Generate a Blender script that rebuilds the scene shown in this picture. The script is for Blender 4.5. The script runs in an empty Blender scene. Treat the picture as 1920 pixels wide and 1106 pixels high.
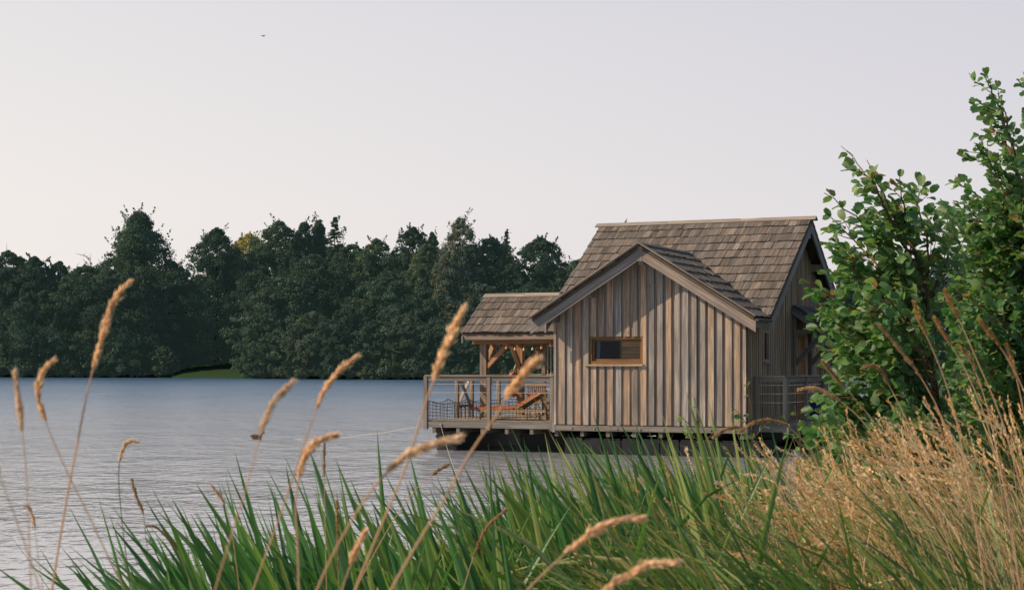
import bpy, math, random
import numpy as np
from mathutils import Vector, Matrix

random.seed(7); rng = np.random.default_rng(11)
R = math.radians
S = bpy.context.scene
C = S.collection
F, HX, HY, ZC = 3200.0, 960.0, 685.0, 2.06     # focal length and horizon of the photograph in its pixels, eye height

def at(px, py, Y):
    return Vector(((px-HX)/F*Y, Y, ZC-(py-HY)/F*Y))

# ------------------------------------------------------------------ materials
def new_mat(name):
    m = bpy.data.materials.new(name); m.use_nodes = True
    nt = m.node_tree; nt.nodes.clear()
    return m, nt
def N(nt, t, **kw):
    n = nt.nodes.new(t)
    for k, v in kw.items():
        if k in n.inputs: n.inputs[k].default_value = v
        else: setattr(n, k, v)
    return n
def L(nt, a, b): nt.links.new(a, b)
def maprange(nt, src, a, b, c, d):
    n = N(nt, 'ShaderNodeMapRange'); L(nt, src, n.inputs[0])
    for i, v in zip((1, 2, 3, 4), (a, b, c, d)): n.inputs[i].default_value = v
    return n.outputs[0]
def mixc(nt, mode, fac, a, b):
    n = N(nt, 'ShaderNodeMix', data_type='RGBA', blend_type=mode)
    for i, v in ((0, fac), (6, a), (7, b)):
        if hasattr(v, 'is_linked') or hasattr(v, 'links'): L(nt, v, n.inputs[i])
        else: n.inputs[i].default_value = v if i == 0 else (*v, 1)
    return n.outputs[2]

def wood_mat(name, rough=0.85, grain=1.0, bump=0.25, weather=0.5):
    m, nt = new_mat(name)
    out = N(nt, 'ShaderNodeOutputMaterial'); p = N(nt, 'ShaderNodeBsdfPrincipled', Roughness=rough)
    p.inputs['Specular IOR Level'].default_value = 0.25
    col = N(nt, 'ShaderNodeAttribute', attribute_name='Col').outputs['Color']
    uv = N(nt, 'ShaderNodeUVMap', uv_map='UVMap').outputs[0]
    def noise(sx, sy, detail=3):
        mp = N(nt, 'ShaderNodeMapping'); mp.inputs['Scale'].default_value = (sx, sy, 1); L(nt, uv, mp.inputs[0])
        n = N(nt, 'ShaderNodeTexNoise', Scale=1.0, Detail=detail, Roughness=0.6); L(nt, mp.outputs[0], n.inputs['Vector'])
        return n.outputs['Fac']
    fine = noise(30, 1.2, 4); broad = noise(9, 0.55, 3); knot = noise(13, 6, 1)
    c = mixc(nt, 'MULTIPLY', 1.0, col, N(nt, 'ShaderNodeCombineColor').outputs[0])
    # fine grain as a grey multiplier
    g = maprange(nt, fine, 0.3, 0.7, 1-0.45*grain, 1+0.36*grain)
    b = maprange(nt, broad, 0.3, 0.7, 0.6, 1.32)
    k = maprange(nt, knot, 0.74, 0.80, 1.0, 0.45)
    mul = N(nt, 'ShaderNodeMath', operation='MULTIPLY'); L(nt, g, mul.inputs[0]); L(nt, b, mul.inputs[1])
    mul2 = N(nt, 'ShaderNodeMath', operation='MULTIPLY'); L(nt, mul.outputs[0], mul2.inputs[0]); L(nt, k, mul2.inputs[1])
    sc = N(nt, 'ShaderNodeVectorMath', operation='SCALE'); L(nt, col, sc.inputs[0]); L(nt, mul2.outputs[0], sc.inputs['Scale'])
    grey = maprange(nt, noise(5, 1.3, 4), 0.42, 0.68, 0.0, weather)
    c = mixc(nt, 'MIX', grey, sc.outputs[0], (0.17, 0.175, 0.175))
    L(nt, c, p.inputs['Base Color'])
    bp = N(nt, 'ShaderNodeBump', Strength=bump, Distance=0.01); L(nt, fine, bp.inputs['Height']); L(nt, bp.outputs[0], p.inputs['Normal'])
    L(nt, p.outputs[0], out.inputs[0])
    return m

def leaf_mat(name, trans=0.3, rough=0.5, spec=0.3, veins=False, tint=(1.5, 1.7, 0.6), haze_glow=None):
    m, nt = new_mat(name)
    out = N(nt, 'ShaderNodeOutputMaterial'); p = N(nt, 'ShaderNodeBsdfPrincipled', Roughness=rough)
    p.inputs['Specular IOR Level'].default_value = spec
    col = N(nt, 'ShaderNodeAttribute', attribute_name='Col').outputs['Color']
    if veins:
        uv = N(nt, 'ShaderNodeUVMap', uv_map='UVMap').outputs[0]
        sp = N(nt, 'ShaderNodeSeparateXYZ'); L(nt, uv, sp.inputs[0])
        ab = N(nt, 'ShaderNodeMath', operation='ABSOLUTE'); L(nt, sp.outputs[0], ab.inputs[0])
        ma = N(nt, 'ShaderNodeMath', operation='MULTIPLY_ADD'); L(nt, ab.outputs[0], ma.inputs[0]); ma.inputs[1].default_value = -0.9; L(nt, sp.outputs[1], ma.inputs[2])
        mu = N(nt, 'ShaderNodeMath', operation='MULTIPLY'); L(nt, ma.outputs[0], mu.inputs[0]); mu.inputs[1].default_value = 48.0
        si = N(nt, 'ShaderNodeMath', operation='SINE'); L(nt, mu.outputs[0], si.inputs[0])
        f = maprange(nt, si.outputs[0], -1, 1, 0.82, 1.15)
        geo = N(nt, 'ShaderNodeNewGeometry').outputs['Backfacing']
        sc = N(nt, 'ShaderNodeVectorMath', operation='SCALE'); L(nt, col, sc.inputs[0]); L(nt, f, sc.inputs['Scale'])
        under = mixc(nt, 'MIX', 0.45, sc.outputs[0], (0.24, 0.31, 0.19))
        colr = mixc(nt, 'MIX', geo, sc.outputs[0], under)
        bp = N(nt, 'ShaderNodeBump', Strength=0.4, Distance=0.004); L(nt, si.outputs[0], bp.inputs['Height']); L(nt, bp.outputs[0], p.inputs['Normal'])
    else:
        colr = col
    L(nt, colr, p.inputs['Base Color'])
    if haze_glow: p.inputs['Emission Color'].default_value = (*haze_glow, 1); p.inputs['Emission Strength'].default_value = 1.0   # leaves glow faintly to stand in for lake haze on the far bank
    if trans > 0:
        tr = N(nt, 'ShaderNodeBsdfTranslucent'); L(nt, mixc(nt, 'MULTIPLY', 1.0, colr, tint), tr.inputs[0])
        mx = N(nt, 'ShaderNodeMixShader', Fac=trans); L(nt, p.outputs[0], mx.inputs[1]); L(nt, tr.outputs[0], mx.inputs[2])
        L(nt, mx.outputs[0], out.inputs[0])
    else: L(nt, p.outputs[0], out.inputs[0])
    return m

def plain_mat(name, color, rough=0.6, metal=0.0, var=0.25, scale=8.0, spec=0.4):
    m, nt = new_mat(name)
    out = N(nt, 'ShaderNodeOutputMaterial'); p = N(nt, 'ShaderNodeBsdfPrincipled', Roughness=rough, Metallic=metal)
    p.inputs['Specular IOR Level'].default_value = spec
    tc = N(nt, 'ShaderNodeTexCoord').outputs['Object']
    n = N(nt, 'ShaderNodeTexNoise', Scale=scale, Detail=4.0); L(nt, tc, n.inputs['Vector'])
    f = maprange(nt, n.outputs['Fac'], 0.3, 0.7, 1-var, 1+var)
    sc = N(nt, 'ShaderNodeVectorMath', operation='SCALE'); sc.inputs[0].default_value = color; L(nt, f, sc.inputs['Scale'])
    L(nt, sc.outputs[0], p.inputs['Base Color']); L(nt, p.outputs[0], out.inputs[0])
    return m

M = {}
M['wood'] = wood_mat('weathered wood')
M['trim'] = wood_mat('trim wood', grain=0.8, weather=0.5)
M['warm'] = wood_mat('warm wood', grain=0.7, weather=0.12)
M['shingle'] = wood_mat('shingle wood', grain=0.9, bump=0.4, weather=0.25)
M['leaf_far'] = leaf_mat('far foliage', trans=0.38, rough=0.8, spec=0.05, tint=(1.2, 1.25, 0.9), haze_glow=(0.013, 0.0225, 0.0200))
M['leaf_near'] = leaf_mat('alder leaf', trans=0.36, rough=0.38, spec=0.5, veins=True)
M['blade'] = leaf_mat('green blade', trans=0.28, rough=0.45, spec=0.35)
M['dry'] = leaf_mat('dry grass', trans=0.4, rough=0.75, spec=0.15, tint=(1.2, 1.1, 0.9))
M['bark'] = leaf_mat('bark', trans=0, rough=0.9, spec=0.1)
M['paint'] = leaf_mat('coloured surface', trans=0, rough=0.6, spec=0.3)
M['metal'] = plain_mat('galvanised metal', (0.30, 0.31, 0.32), 0.45, 0.7, 0.15, 20)
M['slate'] = plain_mat('blue grey metal', (0.10, 0.13, 0.165), 0.5, 0.2, 0.2, 10)
M['float'] = plain_mat('float plastic', (0.009, 0.013, 0.017), 0.5, 0, 0.4, 5)
M['dark'] = plain_mat('dark interior', (0.02, 0.024, 0.022), 0.7)
M['rope'] = plain_mat('pale rope', (0.5, 0.45, 0.38), 0.85, 0, 0.2, 40)
M['net'] = plain_mat('black net cord', (0.025, 0.027, 0.03), 0.8)
M['cable'] = plain_mat('steel cable', (0.55, 0.53, 0.5), 0.4, 0.3, 0.1)
M['orange'] = plain_mat('orange canvas', (0.50, 0.13, 0.05), 0.8, 0, 0.25, 12)
M['buoy'] = plain_mat('faded orange plastic', (0.62, 0.17, 0.065), 0.55, 0, 0.12, 10)
M['white'] = plain_mat('pale painted wood', (0.62, 0.57, 0.5), 0.6, 0, 0.12, 10)
M['blue'] = plain_mat('blue plastic', (0.02, 0.07, 0.30), 0.45, 0, 0.1, 6)
M['bulb'] = plain_mat('frosted warm bulb', (0.75, 0.52, 0.22), 0.25, 0, 0.1, 10)
M['curtain'] = plain_mat('grey blue curtain', (0.30, 0.36, 0.40), 0.9, 0, 0.15, 20)

def glass_mat():
    m, nt = new_mat('window glass')
    out = N(nt, 'ShaderNodeOutputMaterial'); g = N(nt, 'ShaderNodeBsdfGlossy', Roughness=0.02)
    t = N(nt, 'ShaderNodeBsdfTransparent'); t.inputs[0].default_value = (0.75, 0.8, 0.78, 1)
    fr = N(nt, 'ShaderNodeFresnel', IOR=1.5); mx = N(nt, 'ShaderNodeMixShader')
    L(nt, fr.outputs[0], mx.inputs[0]); L(nt, t.outputs[0], mx.inputs[1]); L(nt, g.outputs[0], mx.inputs[2]); L(nt, mx.outputs[0], out.inputs[0])
    return m
M['glass'] = glass_mat()

# ------------------------------------------------------------------ objects
def tag(o, label=None, cat=None, group=None, kind=None):
    if label: o['label'] = label
    if cat: o['category'] = cat
    if group: o['group'] = group
    if kind: o['kind'] = kind
    return o
def empty(name, loc, rz=0.0):
    o = bpy.data.objects.new(name, None); C.objects.link(o); o.location = loc; o.rotation_euler = (0, 0, rz)
    o.empty_display_size = 0.2
    return o

class MB:
    """collects shapes with grain UVs and colours; build() links them as ONE mesh object"""
    def __init__(s): s.v = []; s.f = []; s.uv = []; s.c = []
    def face(s, pts, uvs, col):
        i = len(s.v); s.v += [tuple(p) for p in pts]; s.f.append(tuple(range(i, i+len(pts)))); s.uv += uvs; s.c += [(*col, 1)]*len(pts)
    def hexa(s, P, grain, col):
        """P: 8 corners, index = x + 2*y + 4*z; grain 0/1/2 = axis the grain runs along"""
        P = [Vector(p) for p in P]; o = (random.random()*50, random.random()*50)
        ex, ey, ez = (P[1]-P[0]).length, (P[2]-P[0]).length, (P[4]-P[0]).length
        d = (ex, ey, ez)
        for q, (a, b) in (((0, 2, 3, 1), (1, 0)), ((4, 5, 7, 6), (0, 1)), ((0, 1, 5, 4), (0, 2)), ((2, 6, 7, 3), (2, 0)), ((0, 4, 6, 2), (2, 1)), ((1, 3, 7, 5), (1, 2))):
            # a, b: the axes along the first and second edge of the face
            uv = [(0, 0), (d[a], 0), (d[a], d[b]), (0, d[b])]
            if a == grain: uv = [(y, x) for x, y in uv]
            s.face([P[i] for i in q], [(x+o[0], y+o[1]) for x, y in uv], col)
    def box(s, lo, hi, grain, col):
        s.hexa([(lo[0] if not i & 1 else hi[0], lo[1] if not i & 2 else hi[1], lo[2] if not i & 4 else hi[2]) for i in range(8)], grain, col)
    def beam(s, p, q, w, h, col, up=(0, 0, 1)):
        p, q = Vector(p), Vector(q); d = (q-p).normalized(); up = Vector(up)
        sd = d.cross(up)
        if sd.length < 1e-4: sd = d.cross(Vector((0, 1, 0)))
        sd.normalize(); u = sd.cross(d).normalized()
        P = []
        for i in range(8):
            P.append((q if i & 1 else p) + sd*(w/2 if not i & 2 else -w/2) + u*(h/2 if i & 4 else -h/2))
        s.hexa(P, 0, col)
    def tube(s, pts, rad, n, col, cap=True):
        pts = [Vector(p) for p in pts]; k = len(pts)
        if not hasattr(rad, '__len__'): rad = [rad]*k
        rings = []
        ref = Vector((0.3, 0.2, 1)).normalized()
        for i, p in enumerate(pts):
            t = (pts[min(i+1, k-1)]-pts[max(i-1, 0)]).normalized()
            a = t.cross(ref)
            if a.length < 1e-3: a = t.cross(Vector((1, 0, 0)))
            a.normalize(); b = t.cross(a)
            rings.append([p+(a*math.cos(2*math.pi*j/n)+b*math.sin(2*math.pi*j/n))*rad[i] for j in range(n)])
        l = 0
        for i in range(k-1):
            d = (pts[i+1]-pts[i]).length
            for j in range(n):
                j2 = (j+1) % n
                s.face([rings[i][j], rings[i][j2], rings[i+1][j2], rings[i+1][j]], [(j/n, l), ((j+1)/n, l), ((j+1)/n, l+d), (j/n, l+d)], col)
            l += d
        if cap:
            for rg in (rings[0][::-1], rings[-1]): s.face(rg, [(0, 0)]*n, col)
    def lathe(s, prof, n, col, org=(0, 0, 0), mat=None):
        mat = mat or Matrix.Identity(3); org = Vector(org)
        P = [[org+mat @ Vector((r*math.cos(2*math.pi*j/n), r*math.sin(2*math.pi*j/n), z)) for j in range(n)] for r, z in prof]
        for i in range(len(prof)-1):
            for j in range(n):
                j2 = (j+1) % n
                s.face([P[i][j], P[i][j2], P[i+1][j2], P[i+1][j]], [(0, 0)]*4, col)
    def build(s, name, mat, parent=None, smooth=False):
        me = bpy.data.meshes.new(name); me.from_pydata(s.v, [], s.f)
        uv = me.uv_layers.new(name='UVMap'); uv.data.foreach_set('uv', np.array(s.uv, 'f').ravel())
        ca = me.color_attributes.new('Col', 'FLOAT_COLOR', 'CORNER'); ca.data.foreach_set('color', np.array(s.c, 'f').ravel())
        if smooth:
            import bmesh
            bm = bmesh.new(); bm.from_mesh(me); bmesh.ops.remove_doubles(bm, verts=bm.verts, dist=1e-5); bm.to_mesh(me); bm.free()
            me.polygons.foreach_set('use_smooth', [True]*len(me.polygons))
        me.materials.append(mat); me.update()
        o = bpy.data.objects.new(name, me); C.objects.link(o)
        if parent: o.parent = parent
        return o

def np_mesh(name, V, Fq, col, mat, parent=None, uv=None, smooth=False):
    """V (n,3); Fq (m,4) or (m,3); col (n,3) per vertex"""
    me = bpy.data.meshes.new(name)
    n, m, k = len(V), len(Fq), Fq.shape[1]
    me.vertices.add(n); me.vertices.foreach_set('co', np.asarray(V, 'f').ravel())
    me.loops.add(m*k); me.loops.foreach_set('vertex_index', np.asarray(Fq, 'i').ravel())
    me.polygons.add(m); me.polygons.foreach_set('loop_start', np.arange(0, m*k, k, dtype='i'))
    if uv is not None:
        l = me.uv_layers.new(name='UVMap'); l.data.foreach_set('uv', np.asarray(uv, 'f')[np.asarray(Fq).ravel()].ravel())
    ca = me.color_attributes.new('Col', 'FLOAT_COLOR', 'POINT')
    ca.data.foreach_set('color', np.concatenate([np.asarray(col, 'f'), np.ones((n, 1), 'f')], 1).ravel())
    me.polygons.foreach_set('use_smooth', np.full(m, smooth)); me.materials.append(mat); me.update(calc_edges=True); me.validate()
    o = bpy.data.objects.new(name, me); C.objects.link(o)
    if parent: o.parent = parent
    return o
class NP:
    """joins numpy pieces (quads only; a triangle repeats no vertex: use quads)"""
    def __init__(s): s.V = []; s.F = []; s.C = []; s.n = 0; s.U = []
    def add(s, V, Fq, col, uv=None):
        s.V.append(V); s.F.append(Fq+s.n); s.C.append(np.broadcast_to(col, V.shape)); s.n += len(V)
        if uv is not None: s.U.append(uv)
    def build(s, name, mat, parent=None, smooth=False):
        return np_mesh(name, np.concatenate(s.V), np.concatenate(s.F), np.concatenate(s.C), mat, parent, np.concatenate(s.U) if s.U else None, smooth)
def nrm(a): return a/np.maximum(np.linalg.norm(a, axis=-1, keepdims=True), 1e-9)

# ------------------------------------------------------------------ terrain, water
SH = np.array([(-60, -3.0), (0, -1.9), (5, -1.6), (6.5, -1.45), (8, -0.6), (10, 0.6), (12, 1.5), (16, 2.6), (22, 3.9), (30, 5.0), (36, 6.0), (40, 6.9), (44, 6.9), (60, 9.5), (90, 20), (140, 34), (235, 62), (420, 62)])
def shore(y): return np.interp(y, SH[:, 0], SH[:, 1])
FS = np.array([(-500, 320), (-90, 300), (-60, 288), (-40, 270), (-24, 252), (-8, 246), (10, 243), (40, 238), (62, 236), (500, 230)])
def far_shore(x): return np.interp(x, FS[:, 0], FS[:, 1])
def ground(x, y):
    x = np.asarray(x, float); y = np.asarray(y, float)
    d1 = x-shore(y); d2 = y-far_shore(x)
    near = np.where(d1 > 0, 0.58*(1-np.exp(-np.maximum(d1, 0)/1.1))+0.02*np.minimum(np.maximum(d1, 0), 12), 0.45*d1)
    far = np.where(d2 > 0, 0.9*(1-np.exp(-np.maximum(d2, 0)/3))+0.035*np.minimum(np.maximum(d2, 0), 45), 0.3*d2)
    h = np.maximum(np.maximum(near, far), -1.6)
    return h+0.05*np.sin(x*1.3+0.7*y)*np.cos(y*0.9-x*0.4)*(h > 0.1)
xs = np.unique(np.concatenate([np.linspace(-700, -60, 24), np.linspace(-60, -8, 40), np.linspace(-8, 12, 81), np.linspace(12, 80, 50), np.linspace(80, 700, 24)]))
ys = np.unique(np.concatenate([np.linspace(-60, -2, 14), np.linspace(-2, 46, 145), np.linspace(46, 230, 50), np.linspace(230, 350, 60), np.linspace(350, 1200, 16)]))
GX, GY = np.meshgrid(xs, ys); nx, ny = len(xs), len(ys)
GV = np.stack([GX, GY, ground(GX, GY)], -1).reshape(-1, 3)
ii, jj = np.meshgrid(np.arange(nx-1), np.arange(ny-1)); a = (jj*nx+ii).ravel()
m, nt = new_mat('ground soil and grass')
out = N(nt, 'ShaderNodeOutputMaterial'); p = N(nt, 'ShaderNodeBsdfPrincipled', Roughness=0.95)
p.inputs['Specular IOR Level'].default_value = 0.1
tc = N(nt, 'ShaderNodeTexCoord').outputs['Object']
n1 = N(nt, 'ShaderNodeTexNoise', Scale=3.0, Detail=6.0); L(nt, tc, n1.inputs['Vector'])
n2 = N(nt, 'ShaderNodeTexNoise', Scale=0.35, Detail=4.0); L(nt, tc, n2.inputs['Vector'])
c1 = mixc(nt, 'MIX', maprange(nt, n1.outputs['Fac'], 0.35, 0.65, 0, 1), (0.022, 0.05, 0.014), (0.05, 0.085, 0.025))
c2 = mixc(nt, 'MIX', maprange(nt, n2.outputs['Fac'], 0.5, 0.7, 0, 0.5), c1, (0.08, 0.065, 0.035))
gp = N(nt, 'ShaderNodeSeparateXYZ'); L(nt, tc, gp.inputs[0])
c2 = mixc(nt, 'MIX', maprange(nt, gp.outputs[1], 60, 200, 0, 0.8), c2, (0.020, 0.048, 0.022))
L(nt, c2, p.inputs['Base Color']); L(nt, p.outputs[0], out.inputs[0])
g = np_mesh('ground', GV, np.stack([a, a+1, a+1+nx, a+nx], 1), np.full((len(GV), 3), 0.05), m, smooth=True)
tag(g, kind='structure')

m, nt = new_mat('lake water')
out = N(nt, 'ShaderNodeOutputMaterial'); p = N(nt, 'ShaderNodeBsdfPrincipled', Roughness=0.3, IOR=1.75)
p.inputs['Base Color'].default_value = (0.045, 0.075, 0.12, 1)
tc = N(nt, 'ShaderNodeTexCoord').outputs['Object']
def wnoise(sx, sy, rot, detail=2):
    mp = N(nt, 'ShaderNodeMapping'); mp.inputs['Scale'].default_value = (sx, sy, 1); mp.inputs['Rotation'].default_value = (0, 0, R(rot)); L(nt, tc, mp.inputs[0])
    n = N(nt, 'ShaderNodeTexNoise', Scale=1.0, Detail=detail, Roughness=0.55); L(nt, mp.outputs[0], n.inputs['Vector'])
    return n.outputs['Fac']
w1 = wnoise(3.0, 2.2, 8); w2 = wnoise(9.0, 6.5, -12); w3 = wnoise(1.0, 0.6, 15); patch = wnoise(0.10, 0.05, 6, 3)
s1 = N(nt, 'ShaderNodeMath', operation='MULTIPLY_ADD'); L(nt, w2, s1.inputs[0]); s1.inputs[1].default_value = 0.30; L(nt, w1, s1.inputs[2])
s2 = N(nt, 'ShaderNodeMath', operation='MULTIPLY_ADD'); L(nt, w3, s2.inputs[0]); s2.inputs[1].default_value = 1.7; L(nt, s1.outputs[0], s2.inputs[2])
w4 = wnoise(0.30, 0.15, -8); s3 = N(nt, 'ShaderNodeMath', operation='MULTIPLY_ADD'); L(nt, w4, s3.inputs[0]); s3.inputs[1].default_value = 2.2; L(nt, s2.outputs[0], s3.inputs[2]); s2 = s3
amp = maprange(nt, patch, 0.35, 0.65, 0.65, 1.15)
h = N(nt, 'ShaderNodeMath', operation='MULTIPLY'); L(nt, s2.outputs[0], h.inputs[0]); L(nt, amp, h.inputs[1])
pos = N(nt, 'ShaderNodeSeparateXYZ'); L(nt, tc, pos.inputs[0])
h2 = N(nt, 'ShaderNodeMath', operation='MULTIPLY'); L(nt, h.outputs[0], h2.inputs[0]); L(nt, maprange(nt, pos.outputs[1], 16, 80, 0.20, 1.15), h2.inputs[1]); h = h2
pos = N(nt, 'ShaderNodeSeparateXYZ'); L(nt, tc, pos.inputs[0])
L(nt, maprange(nt, pos.outputs[1], 14, 140, 0.10, 0.30), p.inputs['Roughness'])
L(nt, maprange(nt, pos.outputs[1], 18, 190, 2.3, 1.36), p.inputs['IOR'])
bp = N(nt, 'ShaderNodeBump', Strength=1.0, Distance=0.13); L(nt, h.outputs[0], bp.inputs['Height'])
L(nt, mixc(nt, 'MIX', maprange(nt, pos.outputs[1], 16, 110, 0, 1), (0.38, 0.41, 0.455), (0.05, 0.118, 0.215)), p.inputs['Base Color'])  # base colour paled near and blued far out, standing in for reflected sky
L(nt, bp.outputs[0], p.inputs['Normal']); L(nt, p.outputs[0], out.inputs[0])
wv = np.array([(-700, -60, 0), (400, -60, 0), (400, 345, 0), (-700, 345, 0)], float)
w = np_mesh('water', wv, np.array([[0, 1, 2, 3]]), np.full((4, 3), 0.05), m); tag(w, kind='structure')

# ------------------------------------------------------------------ the floating cabin (local axes: u along the front wall, v back, z up)
TH = R(23.7); ORG = Vector((1.0, 40.0, 0.0))
UX, VX = Vector((math.cos(TH), -math.sin(TH), 0)), Vector((math.sin(TH), math.cos(TH), 0))
def cab(u, v, z=0.0): return ORG+UX*u+VX*v+Vector((0, 0, z))
cabin = empty('floating_cabin', ORG, -TH)
tag(cabin, 'weathered wooden cabin with shingled gable roofs floating at the lake edge', 'cabin')
W, DEP = 4.634, 7.9
def jit(c, a=0.15, warm=0.06):
    k = 1+random.uniform(-a, a); w_ = random.uniform(-warm, warm)
    return (c[0]*k*(1+w_), c[1]*k, c[2]*k*(1-w_))
GREY = (0.30, 0.275, 0.25); BROWN = (0.375, 0.295, 0.225); TRIM = (0.25, 0.23, 0.21); WARM = (0.33, 0.20, 0.115); SIDE = (0.38, 0.29, 0.195)
SHG = (0.170, 0.150, 0.130)
ZW = 0.69                       # foot of the walls
RZ, EZ, HALF, OV = 4.77, 3.12, 2.657, 0.58   # front gable: ridge top, eave top, half span, overhang
UC = W/2; SL = (RZ-EZ)/HALF
def gable_top(u): return RZ-0.12-abs(u-UC)*SL
MRV, MRZ, MEV, MEZ = 4.5, 5.67, 0.7, 3.17    # main roof: ridge and front eave
MSL = (MRZ-MEZ)/(MRV-MEV)
def main_top(v): return MRZ-0.16-abs(v-MRV)*MSL

def clad(mb, axis, plane, a0, a1, zlo, ztop, pitch, wid, proud, back, pal, holes=(), outward=-1):
    """vertical board cladding. axis 'u': wall runs along u at v=plane; 'v': runs along v at u=plane. outward: sign of the outside direction"""
    def P(a, d, z): return (a, plane+outward*d, z) if axis == 'u' else (plane+outward*d, a, z)
    def slab(a, b, d0, d1, z0, z1a, z1b, col):
        q = []
        for i in range(8):
            q.append(P(b if i & 1 else a, d1 if i & 2 else d0, (z1b if i & 1 else z1a) if i & 4 else z0))
        flip = (axis == 'u' and outward < 0) or (axis == 'v' and outward > 0)
        if flip: q = [q[2], q[3], q[0], q[1], q[6], q[7], q[4], q[5]]
        mb.hexa(q, 2, col)
    def strip(a, b, d0, d1, col):
        segs = [(zlo+random.uniform(-0.012, 0.006) if d1 > back else zlo, None)]
        cuts = []
        for (h0, h1, z0, z1) in holes:
            if b > h0 and a < h1: cuts.append((z0, z1))
        if not cuts: slab(a, b, d0, d1, segs[0][0], ztop(a), ztop(b), col)
        else:
            z0, z1 = cuts[0]
            slab(a, b, d0, d1, segs[0][0], z0, z0, col); slab(a, b, d0, d1, z1, ztop(a), ztop(b), col)
    edges = sorted(set([a0, a1]+[e for h in holes for e in h[:2]]+([UC] if axis == 'u' else [MRV])+([1.1] if axis == 'v' and outward > 0 else [])))
    edges = [e for e in edges if a0 <= e <= a1]
    a = a0
    n = max(1, round((a1-a0)/pitch)); pt = (a1-a0)/n
    for i in range(n):                                  # recessed boards
        e0, e1 = a0+i*pt, a0+(i+1)*pt
        parts = [e0]+[e for e in edges if e0+1e-4 < e < e1-1e-4]+[e1]
        col = jit(random.choice(pal), 0.18); col = tuple(x*0.92 for x in col)
        for q0, q1 in zip(parts, parts[1:]): strip(q0, q1, 0, back, col)
    for i in range(n+1):                                # raised boards over the joints
        c = a0+i*pt; e0, e1 = max(a0, c-wid/2+random.uniform(-.008, .008)), min(a1, c+wid/2+random.uniform(-.008, .008))
        parts = [e0]+[e for e in edges if e0+1e-4 < e < e1-1e-4]+[e1]
        col = jit(random.choice(pal), 0.24); d = proud+random.uniform(-.010, .006)
        for q0, q1 in zip(parts, parts[1:]): strip(q0, q1, back+0.001, d, col)

WIN = (0.885, 2.205, 2.09, 2.725)
mb = MB(); clad(mb, 'u', 0.0, 0.0, W, ZW, gable_top, 0.198, 0.126, 0.062, 0.022, [(0.32, 0.30, 0.28), (0.36, 0.318, 0.278), (0.45, 0.34, 0.25), (0.42, 0.325, 0.245)], [WIN])
fw = mb.build('wall', M['wood'], cabin); fw['label'] = 'front gable wall of wide weathered boards'
SW = (1.28, 1.78, 2.15, 2.86); DOOR = (4.3, 5.25, 0.78, 2.86)
mb = MB(); clad(mb, 'v', W, 0.06, DEP, ZW, lambda v: 3.06 if v <= 1.1 else main_top(v), 0.115, 0.066, 0.045, 0.02, [SIDE, SIDE, BROWN, (0.30, 0.22, 0.14)], [SW, DOOR], 1)
o = mb.build('wall', M['warm'], cabin); o['label'] = 'shaded right gable wall of narrow battens'
mb = MB(); clad(mb, 'v', 0.0, 0.06, DEP, ZW, lambda v: 3.06 if v <= 1.1 else main_top(v), 0.2, 0.128, 0.05, 0.02, [GREY, BROWN], [], -1)
clad(mb, 'u', DEP, 0.0, W, ZW, lambda u: 3.3, 0.2, 0.128, 0.05, 0.02, [GREY, BROWN], [], 1)
mb.build('wall', M['wood'], cabin)
mb = MB()                                             # inside: floor, dark room walls
mb.box((0.1, 0.06, 0.62), (W-0.1, DEP-0.1, 0.72), 0, (0.2, 0.14, 0.08)); mb.box((0.1, 2.6, 0.7), (W-0.1, 2.66, 3.6), 0, (0.05, 0.05, 0.04))
mb.build('interior', M['warm'], cabin)

# window in the front wall
u0, u1, z0, z1 = WIN
win = MB()
OR = (0.23, 0.135, 0.065)
for lo, hi, gr in (((u0, -0.028, z0), (u0+0.055, 0.12, z1), 2), ((u1-0.055, -0.028, z0), (u1, 0.12, z1), 2), ((u0+0.056, -0.027, z1-0.055), (u1-0.056, 0.12, z1), 0), ((u0+0.056, -0.027, z0), (u1-0.056, 0.12, z0+0.07), 0)):
    win.box(lo, hi, gr, jit(OR, 0.1))
win = win.build('window', M['warm'], cabin); win['label'] = 'small wide window in the front wall with an orange brown frame'
mb = MB()
for lo, hi, gr in (((u0+0.057, 0.03, z0+0.071), (u0+0.10, 0.07, z1-0.057), 2), ((u1-0.10, 0.03, z0+0.071), (u1-0.057, 0.07, z1-0.057), 2), ((u0+0.101, 0.031, z1-0.10), (u1-0.101, 0.07, z1-0.057), 0), ((u0+0.101, 0.031, z0+0.071), (u1-0.101, 0.07, z0+0.12), 0)):
    mb.box(lo, hi, gr, jit(OR, 0.15))
mb.build('frame', M['warm'], win)
mb = MB(); mb.face([(u0+0.09, 0.05, z0+0.11), (u1-0.09, 0.05, z0+0.11), (u1-0.09, 0.05, z1-0.09), (u0+0.09, 0.05, z1-0.09)], [(0, 0)]*4, (1, 1, 1)); mb.build('pane', M['glass'], win)
mb = MB(); mb.box((u0-0.10, -0.12, z0-0.045), (u1+0.015, 0.02, z0-0.003), 0, (0.40, 0.315, 0.225)); mb.build('sill', M['trim'], win)
mb = MB(); mb.box((u1-0.58, 0.11, z0+0.0), (u1-0.03, 0.16, z1), 0, (0.75, 0.42, 0.18))
for k in range(4): mb.box((u1-0.58, 0.104, z0+0.08+k*0.15), (u1-0.03, 0.11, z0+0.085+k*0.15), 0, (0.08, 0.04, 0.02))
mb.box((u1-0.62, 0.10, z0), (u1-0.581, 0.17, z1), 2, (0.22, 0.11, 0.045))
mb.build('panel', M['warm'], win)
mb = MB()
for k in range(2): mb.tube([(u0+0.13+k*0.035, 0.16+0.01*(k % 2), z0), (u0+0.14+k*0.035, 0.16+0.01*(k % 2), z1)], 0.022, 8, (1, 1, 1))
mb.build('curtain', M['curtain'], win)

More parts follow.
